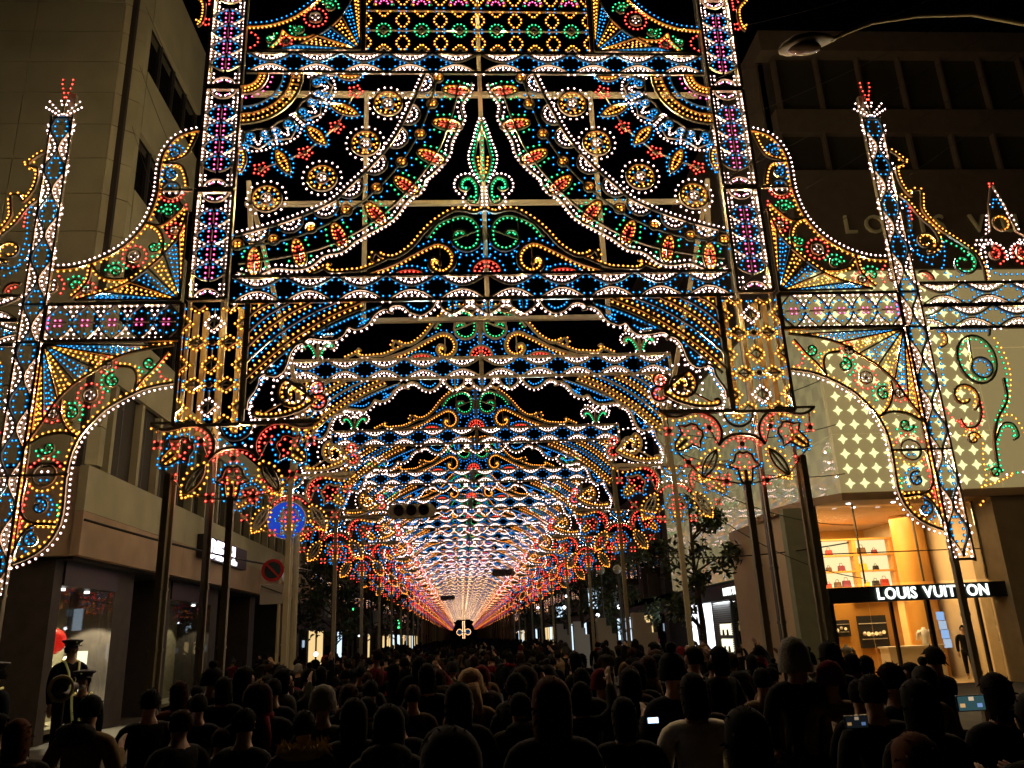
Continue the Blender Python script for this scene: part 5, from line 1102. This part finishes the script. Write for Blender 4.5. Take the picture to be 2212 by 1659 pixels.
def fur(m):
    rd = random.Random(3)
    for k in range(420):
        a = rd.uniform(0, 2*PI); q = Vector((.165*math.cos(a), -.02+.14*math.sin(a), 1.44-.03*math.sin(a))) + Vector((rd.gauss(0,.025), rd.gauss(0,.025), rd.gauss(0,.03))); m.add([q, q+Vector((.018,0,.0)), q+Vector((rd.gauss(0,.015), rd.gauss(0,.015), .045))], [(0,1,2)])
    m.lathe([(.13,-.05),(.18,-.02),(.18,.03),(.12,.05)], 16, (0,-.02,1.44))
tanm = mat('knit_tan', (.40,.24,.11), .9, bump=.6, bscale=60); knitm = mat('knit_grey', (.16,.15,.12), .95, bump=.8, bscale=70); furm = mat('fake_fur', (.42,.31,.14), .95); phonem = mat('phone_case', (.02,.02,.025), .3)
def phone(loc, label, rz=0, sc_=1, col=(.45,.7,1), st=1.6, tilt=0):
    t = thing('phone', label, 'phone', loc, rz); m = MB(); m.box(-.075*sc_, .075*sc_, 0, .009, -.038*sc_, .038*sc_); m.build('case', phonem, t)
    for q, (a_, b_, c_) in enumerate(((-.05,-.01,(1,.6,.25)), (-.0,.02,(1,.75,.5)), (.04,-.012,(.3,.5,1)))): m = MB(); m.box((a_-.012)*sc_, (a_+.014)*sc_, -.0045, -.003, (b_-.008)*sc_, (b_+.01)*sc_); m.build('screen_picture', glow('screen_picture_%d' % q, c_, st), t)
    m = MB(); m.box(-.068*sc_, .068*sc_, -.003, 0, -.033*sc_, .033*sc_); m.build('screen', glow('phone_screen_'+label[:9], col, st), t); t.rotation_euler.x = tilt; return t
P_ = person
# people one can single out
P_(-3.05, 6.1, 1.62, 'brown-haired person at the lower left edge of the crowd, turned to the side', 1, 'black', hair=(1,2), rz=.8)
P_(-3.75, 7.2, 1.6, 'dark-haired person cut by the left edge of the picture', 0, 'black', hair=(0,0), rz=-.9)
P_(-2.85, 7.98, 1.7, 'tall person in long dark coat standing alone beside the front left post', 0, 'black', 1, (0,0), rz=.5)
P_(-2.94, 9.04, 1.72, 'person in a dark red jacket lifting a phone near the left posts', 2, 'red', hair=(1,1))
P_(-2.53, 8.35, 1.62, 'person with a red collar standing under the second left post', 1, 'navy', hair=(0,0)); P_(-2.65, 9.6, 1.72, 'tall dark person right of the red jacket', 0, 'black', hair=(1,0)); P_(-1.6, 6.4, 1.6, 'short-haired person in black, left foreground of the crowd', 1, 'black', hair=(0,0), rz=-.4)
P_(-2.01, 9.16, 1.7, 'dark-haired person in front of the pale sign post', 0, 'navy', hair=(0,0)); t = P_(-1.13, 6.17, 1.58, 'person with a thick yellowish fur collar seen from behind', 1, 'brown', hair=(0,0)); cap_part(t, 'fur_collar', fur, furm)
t = P_(-1.17, 7.22, 1.65, 'person in a grey-green knitted beanie, left of centre', 0, 'grey', hair=None); cap_part(t, 'beanie', beanie, knitm)
P_(-.80, 6.3, 1.62, 'bushy-haired person right of the knitted beanie', 0, 'black', hair=(2,0)); P_(-1.53, 12.8, 1.7, 'dark person in mid crowd in front of the second arch post', 0, 'black', hair=(0,0)); P_(-2.15, 13, 1.7, 'dark person in mid crowd left of the first arch post', 1, 'black', hair=(1,0))
t = P_(-.47, 5.4, 1.63, 'broad person with a big grey hood hanging down the back', 1, 'grey', hair=(2,0)); cap_part(t, 'hood', hood, clothm['grey'])
P_(-.38, 8.94, 1.78, 'tall long-haired person just left of centre', 0, 'black', hair=(1,0)); t = P_(-.04, 6.4, 1.69, 'large dark-haired person in centre with a turned-up collar', 1, 'black', hair=(2,0))
t = P_(.07, 8.0, 1.69, 'person in an orange-tan hooded hat near the centre', 0, 'tan', hair=(1,2)); cap_part(t, 'knitted_hood', lambda m: (beanie(m, .13, 1.62, .19), m.tube([(0,-.1,1.66),(.02,-.13,1.5),(.06,-.13,1.38)], [.08,.09,.06], 10)), tanm)
P_(-.05, 2.95, 1.72, 'nearest person, large round dark head at the bottom centre', 1, 'black', hair=(2,0)); P_(-.96, 8.9, 1.65, 'dark person behind the hooded one, left of centre', 0, 'navy', hair=(0,0))
t = P_(-.87, 16.1, 1.55, 'small far person in a white woolly hat', 0, 'grey', hair=None); cap_part(t, 'woolly_hat', beanie, whitem)
P_(-.5, 8.5, 1.6, 'short person in brown, left of the tall long-haired one', 0, 'brown', hair=(0,1)); P_(.48, 4.7, 1.78, 'person with long auburn hair in the front centre', 2, 'black', hair=(2,2)); t = P_(.58, 8.0, 1.70, 'person in a brown hood behind the auburn hair', 0, 'brown', hair=(1,1)); cap_part(t, 'hood', lambda m: beanie(m, .14, 1.60, .2), clothm['brown'])
P_(1.15, 8.2, 1.7, 'dark-haired person in a grey jacket, right of the auburn hair', 1, 'grey', hair=(0,0)); t = P_(1.39, 8.5, 1.62, 'person in a dark red knitted hat, right of centre', 0, 'black', hair=None); cap_part(t, 'beanie', beanie, clothm['red'])
P_(1.5, 7.6, 1.68, 'bushy-haired dark person beside the white jacket', 0, 'black', hair=(2,0)); P_(1.05, 5.6, 1.6, 'dark long-haired person in front, right of centre', 1, 'black', 1, (1,0)); P_(1.72, 8.6, 1.68, 'dark-haired person just behind the white jacket', 0, 'brown', hair=(0,1))
P_(1.53, 5.6, 1.73, 'man in a pale cream jacket seen from behind, dark hair', 2, 'white', hair=(1,0)); P_(1.24, 3.75, 1.66, 'dark-haired person with long hair in front of the pale cream jacket', 0, 'black', hair=(2,0)); P_(2.0, 7.1, 1.6, 'brown-haired person behind the pale cream shoulder', 0, 'brown', hair=(1,1))
P_(2.5, 9.0, 1.83, 'tall person in profile in front of the lit poster', 0, 'black', hair=(0,0), rz=.9); P_(2.75, 8.9, 1.82, 'taller long-haired person silhouetted before the lit niches', 1, 'black', hair=(1,0), rz=.7); P_(1.6, 12, 1.76, 'dark person far in the crowd near the third right post', 0, 'black', hair=(1,0), rz=1)
P_(1.85, 8.9, 1.7, 'dark person in mid crowd before the pale ballast', 0, 'navy', hair=(1,0)); P_(2.69, 7.5, 1.65, 'small dark-haired person left of the tall knit hat', 0, 'tan', hair=(0,0))
t = P_(2.85, 7.1, 1.86, 'tall person in a high grey knitted hat', 1, 'black', 1, None); cap_part(t, 'tall_knit_hat', lambda m: beanie(m, .128, 1.57, .23), knitm)
P_(3.66, 8.2, 1.82, 'tall curly-haired person in front of the pale pillar', 0, 'black', hair=(2,0)); t = P_(3.1, 7.0, 1.66, 'person in a dark red beanie and tan coat by the entrance', 1, 'tan', hair=None); cap_part(t, 'beanie', beanie, clothm['red'])
P_(3.9, 8.6, 1.7, 'small dark person in front of the left glass door', 0, 'black', hair=(0,0), rz=-.6); P_(2.61, 5.3, 1.69, 'round-headed dark person before the amber doors', 1, 'black', hair=(0,0)); P_(3.3, 6.1, 1.73, 'person in a dark hood leaning before the pale counter', 0, 'black', hair=(0,0), rz=.4).rotation_euler.y = -.12
t = bpy.data.objects[-1]
P_(2.6, 4.75, 1.67, 'broad dark-haired person in the right foreground', 0, 'black', hair=(2,0)); P_(2.55, 3.7, 1.68, 'person in a dark cap holding up a glowing camera at right', 2, 'black', hair=(3,0)); P_(3.3, 5.1, 1.67, 'dark-haired head behind the glowing camera', 0, 'black', hair=(1,0)); P_(2.95, 4.0, 1.7, 'dark long-haired person cut by the right edge', 1, 'black', hair=(2,0)); P_(1.62, 3.05, 1.62, 'person with reddish-brown hair in the lower right foreground', 0, 'black', hair=(1,2))
P_(2.95, 6.2, 1.6, 'shorter dark person between the tan coat and the doors', 2, 'black', hair=(0,0))
phone((-2.62, 8.3, 1.42), 'small phone glowing white in front of the red jacket', col=(.8,.85,1), sc_=.6); phone((1.22, 5.5, 1.44), 'small phone glowing pale blue beside the cream jacket', sc_=.5); phone((2.42, 3.95, 1.60), 'phone with a dim teal screen held over the capped head at right', sc_=.95, col=(.05,.12,.13), st=.3); phone((-1.93, 3.3, 1.36), 'phone glowing cyan at the bottom left corner', sc_=.9, col=(.3,.85,1), st=1.5)
phone((1.82, 3.9, 1.55), 'dark phone held up at the right with a dim screen', sc_=.75, col=(.02,.025,.03), st=.15)
# police officers on the left facing the crowd
vestm = mat('reflective_strip', (.75,.72,.30), .4, emit=(.8,.75,.2), estr=.03); capm = mat('police_cap', (.012,.012,.018), .5); maskm = mat('face_mask', (.6,.6,.58), .8)
def officer(x, y, h, label, rz, z=0, mask=0):
    t = P_(x, y, h, label, 0, 'navy', hair=(0,0), rz=rz, z=z)
    def cap(m): m.lathe([(.10,.0),(.105,.035),(.145,.065),(.14,.085),(.0,.10)], 20, (0,0,1.67)); m.lathe([(.0,.0),(.10,-.006),(.12,-.02),(.0,-.012)], 16, (0,.055,1.685))
    cap_part(t, 'peaked_cap', cap, capm); cap_part(t, 'cap_badge', lambda m: m.ball((0,.125,1.725), .014), vestm)
    for s in (1, -1): cap_part(t, 'vest_strip', lambda m: (m.tube([(s*.1,-.05,1.47),(s*.105,.07,1.44),(s*.07,.135,1.3),(s*.035,.145,1.12),(s*.035,.15,.98)], .016, 6)), vestm); cap_part(t, 'eye', lambda m: m.ball((s*.032,.098,1.6), .011), blackm)
    cap_part(t, 'belt', lambda m: m.lathe([(.19,-.02),(.19,.02)], 18, (0,0,.985)), vestm)
    if mask: cap_part(t, 'face_mask', lambda m: m.ball((0,.07,1.555), .055, .045, .04), maskm)
    return t
officer(-5.2, 12.0, 1.80, 'masked police officer in peaked cap with yellow vest straps, facing the crowd', PI+.1, mask=1)
officer(-5.85, 11.0, 1.86, 'police officer in peaked cap at the far left, bright straps across the chest', PI-.5, .1)
officer(-5.86, 13.0, 1.78, 'police officer standing raised on a platform in front of the shop window', PI+.9, .45)
t = thing('platform', 'low dark platform under the raised police officer', 'platform', (-5.86, 13.0, 0)); m = MB(); m.box(-.9, .9, -.5, .5, .40, .45); m.build('deck', blackpaint, t); 
for x, y in ((-.85,-.45),(.85,-.45),(-.85,.45),(.85,.45)): m = MB(); m.box(x-.03, x+.03, y-.03, y+.03, 0, .40); m.build('leg', darksteel, t)
bpy.data.objects['platform'].scale = (1, 1, 1)
t = thing('megaphone', 'round-mouthed megaphone on a stand beside the masked officer', 'megaphone', (-4.1, 9.0, 1.68))
yel = mat('megaphone_rim', (.42,.36,.14), .5)
m = MB(); m.lathe([(.05,.25),(.06,.12),(.1,.02),(.13,-.03)], 20, (0,0,0), 'y'); m.build('horn', blackm, t); m = MB(); m.lathe([(.135,-.04),(.13,-.05),(.10,-.04),(.105,-.02)], 22, (0,0,0), 'y'); m.build('rim', yel, t); m = MB(); m.ball((0,.02,0), .04, n=10); m.build('driver', darksteel, t); m = MB(); m.tube([(0,.05,-.05),(0,.05,-1.68)], .014, 6); m.build('stand', darksteel, t)
t = thing('barrier_pole', 'thin yellow pole slanting down beside the megaphone', 'pole', (-2.85, 6.3, 0)); m = MB(); m.tube([(.18,0,0),(-.0,0,1.25)], .014, 6); m.build('rod', mat('yellow_rod', (.5,.4,.05), .5), t)
# salesperson inside the store
P_(16.75, 27.0, 1.72, 'shop assistant in black standing at the right edge of the lit hall', 0, 'black', hair=(0,0), rz=2.6)
# mannequins in the left display
for i, (y, lab) in enumerate(((22.3, 'mannequin in a dark jacket with pale scarf beside the red balloon'), (23.2, 'second dark mannequin standing right of the red balloon'))):
    t = thing('mannequin', lab, 'mannequin', (-10.6, y, .3), -PI/2); obj('body', recol(BODY[i], whitem, 'body'), t); obj('jacket', COAT[i, 0, 'navy'], t); obj('trousers', LEGM[i, 'navy'], t)
    cap_part(t, 'scarf', lambda m: (m.lathe([(.09,-.05),(.11,0),(.08,.05)], 14, (0,0,1.47)), m.box(-.03,.05,.12,.16,1.0,1.45)), whitem)
def mk(nm, fn, mt): m = MB(); m.sm = True; fn(m); return m.mesh(nm, mt)
BEAN = [mk('beanie', lambda m, p=p: beanie(m, .112, 1.62, .16, p), mt) for mt, p in ((knitm,0), (clothm['black'],1), (clothm['red'],0), (clothm['grey'],1))]
HOOD = [mk('hood', hood, clothm[n]) for n in ('black', 'grey', 'brown')]
SCARF = [mk('scarf', lambda m: (m.lathe([(.09,-.06),(.125,-.02),(.12,.03),(.085,.06)], 14, (0,0,1.46)), m.tube([(.05,-.11,1.46),(.07,-.16,1.3),(.06,-.17,1.15)], [.04,.035,.03], 6)), clothm[n]) for n in ('red', 'grey', 'tan')]
PACK = mk('backpack', lambda m: (m.ball((0,-.2,1.22), .17, .10, .22, 12, 9), m.tube([(-.11,-.15,1.38),(-.12,-.02,1.47),(-.1,.12,1.36)], .02, 5), m.tube([(.11,-.15,1.38),(.12,-.02,1.47),(.1,.12,1.36)], .02, 5)), clothm['navy'])
# the packed crowd: individuals shrinking into the distance
R3 = random.Random(11); placed = [(o.location.x, o.location.y) for o in C.objects if o.name.startswith('person') and o.parent is None]; cnt = 0; tries = 0
names_cl = ['black','black','black','navy','grey','brown','olive','black','tan','red']
while cnt < 215 and tries < 20000:
    tries += 1; y = 3.6+44*R3.random()**1.35; halfw = min(4.6, 1.0+y*.62); x = R3.uniform(-halfw+.3, halfw+.6) if y > 9 else R3.uniform(-y*.5, y*.58)
    if y < 9 and not (-3.2 < x): continue
    if y > 20 and R3.random() < .25: x = R3.choice([R3.uniform(-9, -4.5), R3.uniform(6, 11)])
    if any((x-a)**2+(y-b)**2 < (.42 if y < 12 else .48)**2 for a, b in placed): continue
    if y < 6.5 and any(abs(x/y-a/b) < .05 and b > y for a, b in placed): continue
    hmax = 1.70 if y < 8 else 1.76
    placed.append((x, y)); cnt += 1; near = 'near' if y < 10 else ('middle' if y < 25 else 'far')
    cl = R3.choice(names_cl) if y > 6 else 'black'
    q = R3.random(); hk = None if q < .2 else (R3.choice([0,0,3,3,1,2]), R3.choice([0,0,0,1]))
    t = person(x, y, R3.gauss(1.63, .085), {'near': 'dark-clothed person seen from behind in the near crowd', 'middle': 'dark-clothed person in the middle of the packed crowd', 'far': 'small distant figure in the crowd under the arches'}[near], R3.choice([0,0,1,1,2,4,4,3]), cl, R3.randrange(2), hk, R3.choice(['black','navy','grey']), R3.gauss(0,.55), {'near': 'people of the near crowd', 'middle': 'people of the middle crowd', 'far': 'people of the far crowd'}[near])
    t.scale.x *= R3.uniform(.92, 1.22); t.scale.y *= R3.uniform(.95, 1.15); t.rotation_euler.y = R3.gauss(0, .035)
    if q < .2: obj('beanie', BEAN[R3.randrange(4)], t)
    elif q < .42: obj('hood', HOOD[R3.randrange(3)], t)
    elif q < .55: obj('scarf', SCARF[R3.randrange(3)], t)
    elif q < .66 and y < 20: obj('backpack', PACK, t)
# beyond that the crowd reads as one mass
m = MB(); m.sm = True
for k in range(900):
    y = 47+190*R3.random()**1.4; x = R3.uniform(-5, 6.3); h = R3.uniform(1.45, 1.78); m.ball((x, y, h-.12), .1, .1, .13, 6, 4); m.tube([(x,y,0),(x,y,h*.55),(x,y,h*.78),(x,y,h*.85)], [.2,.2,.23,.08], 6)
m.build('distant_crowd', clothm['black'], label='far crowd reading as one dark mass under the smallest arches', cat='crowd', kind='stuff')
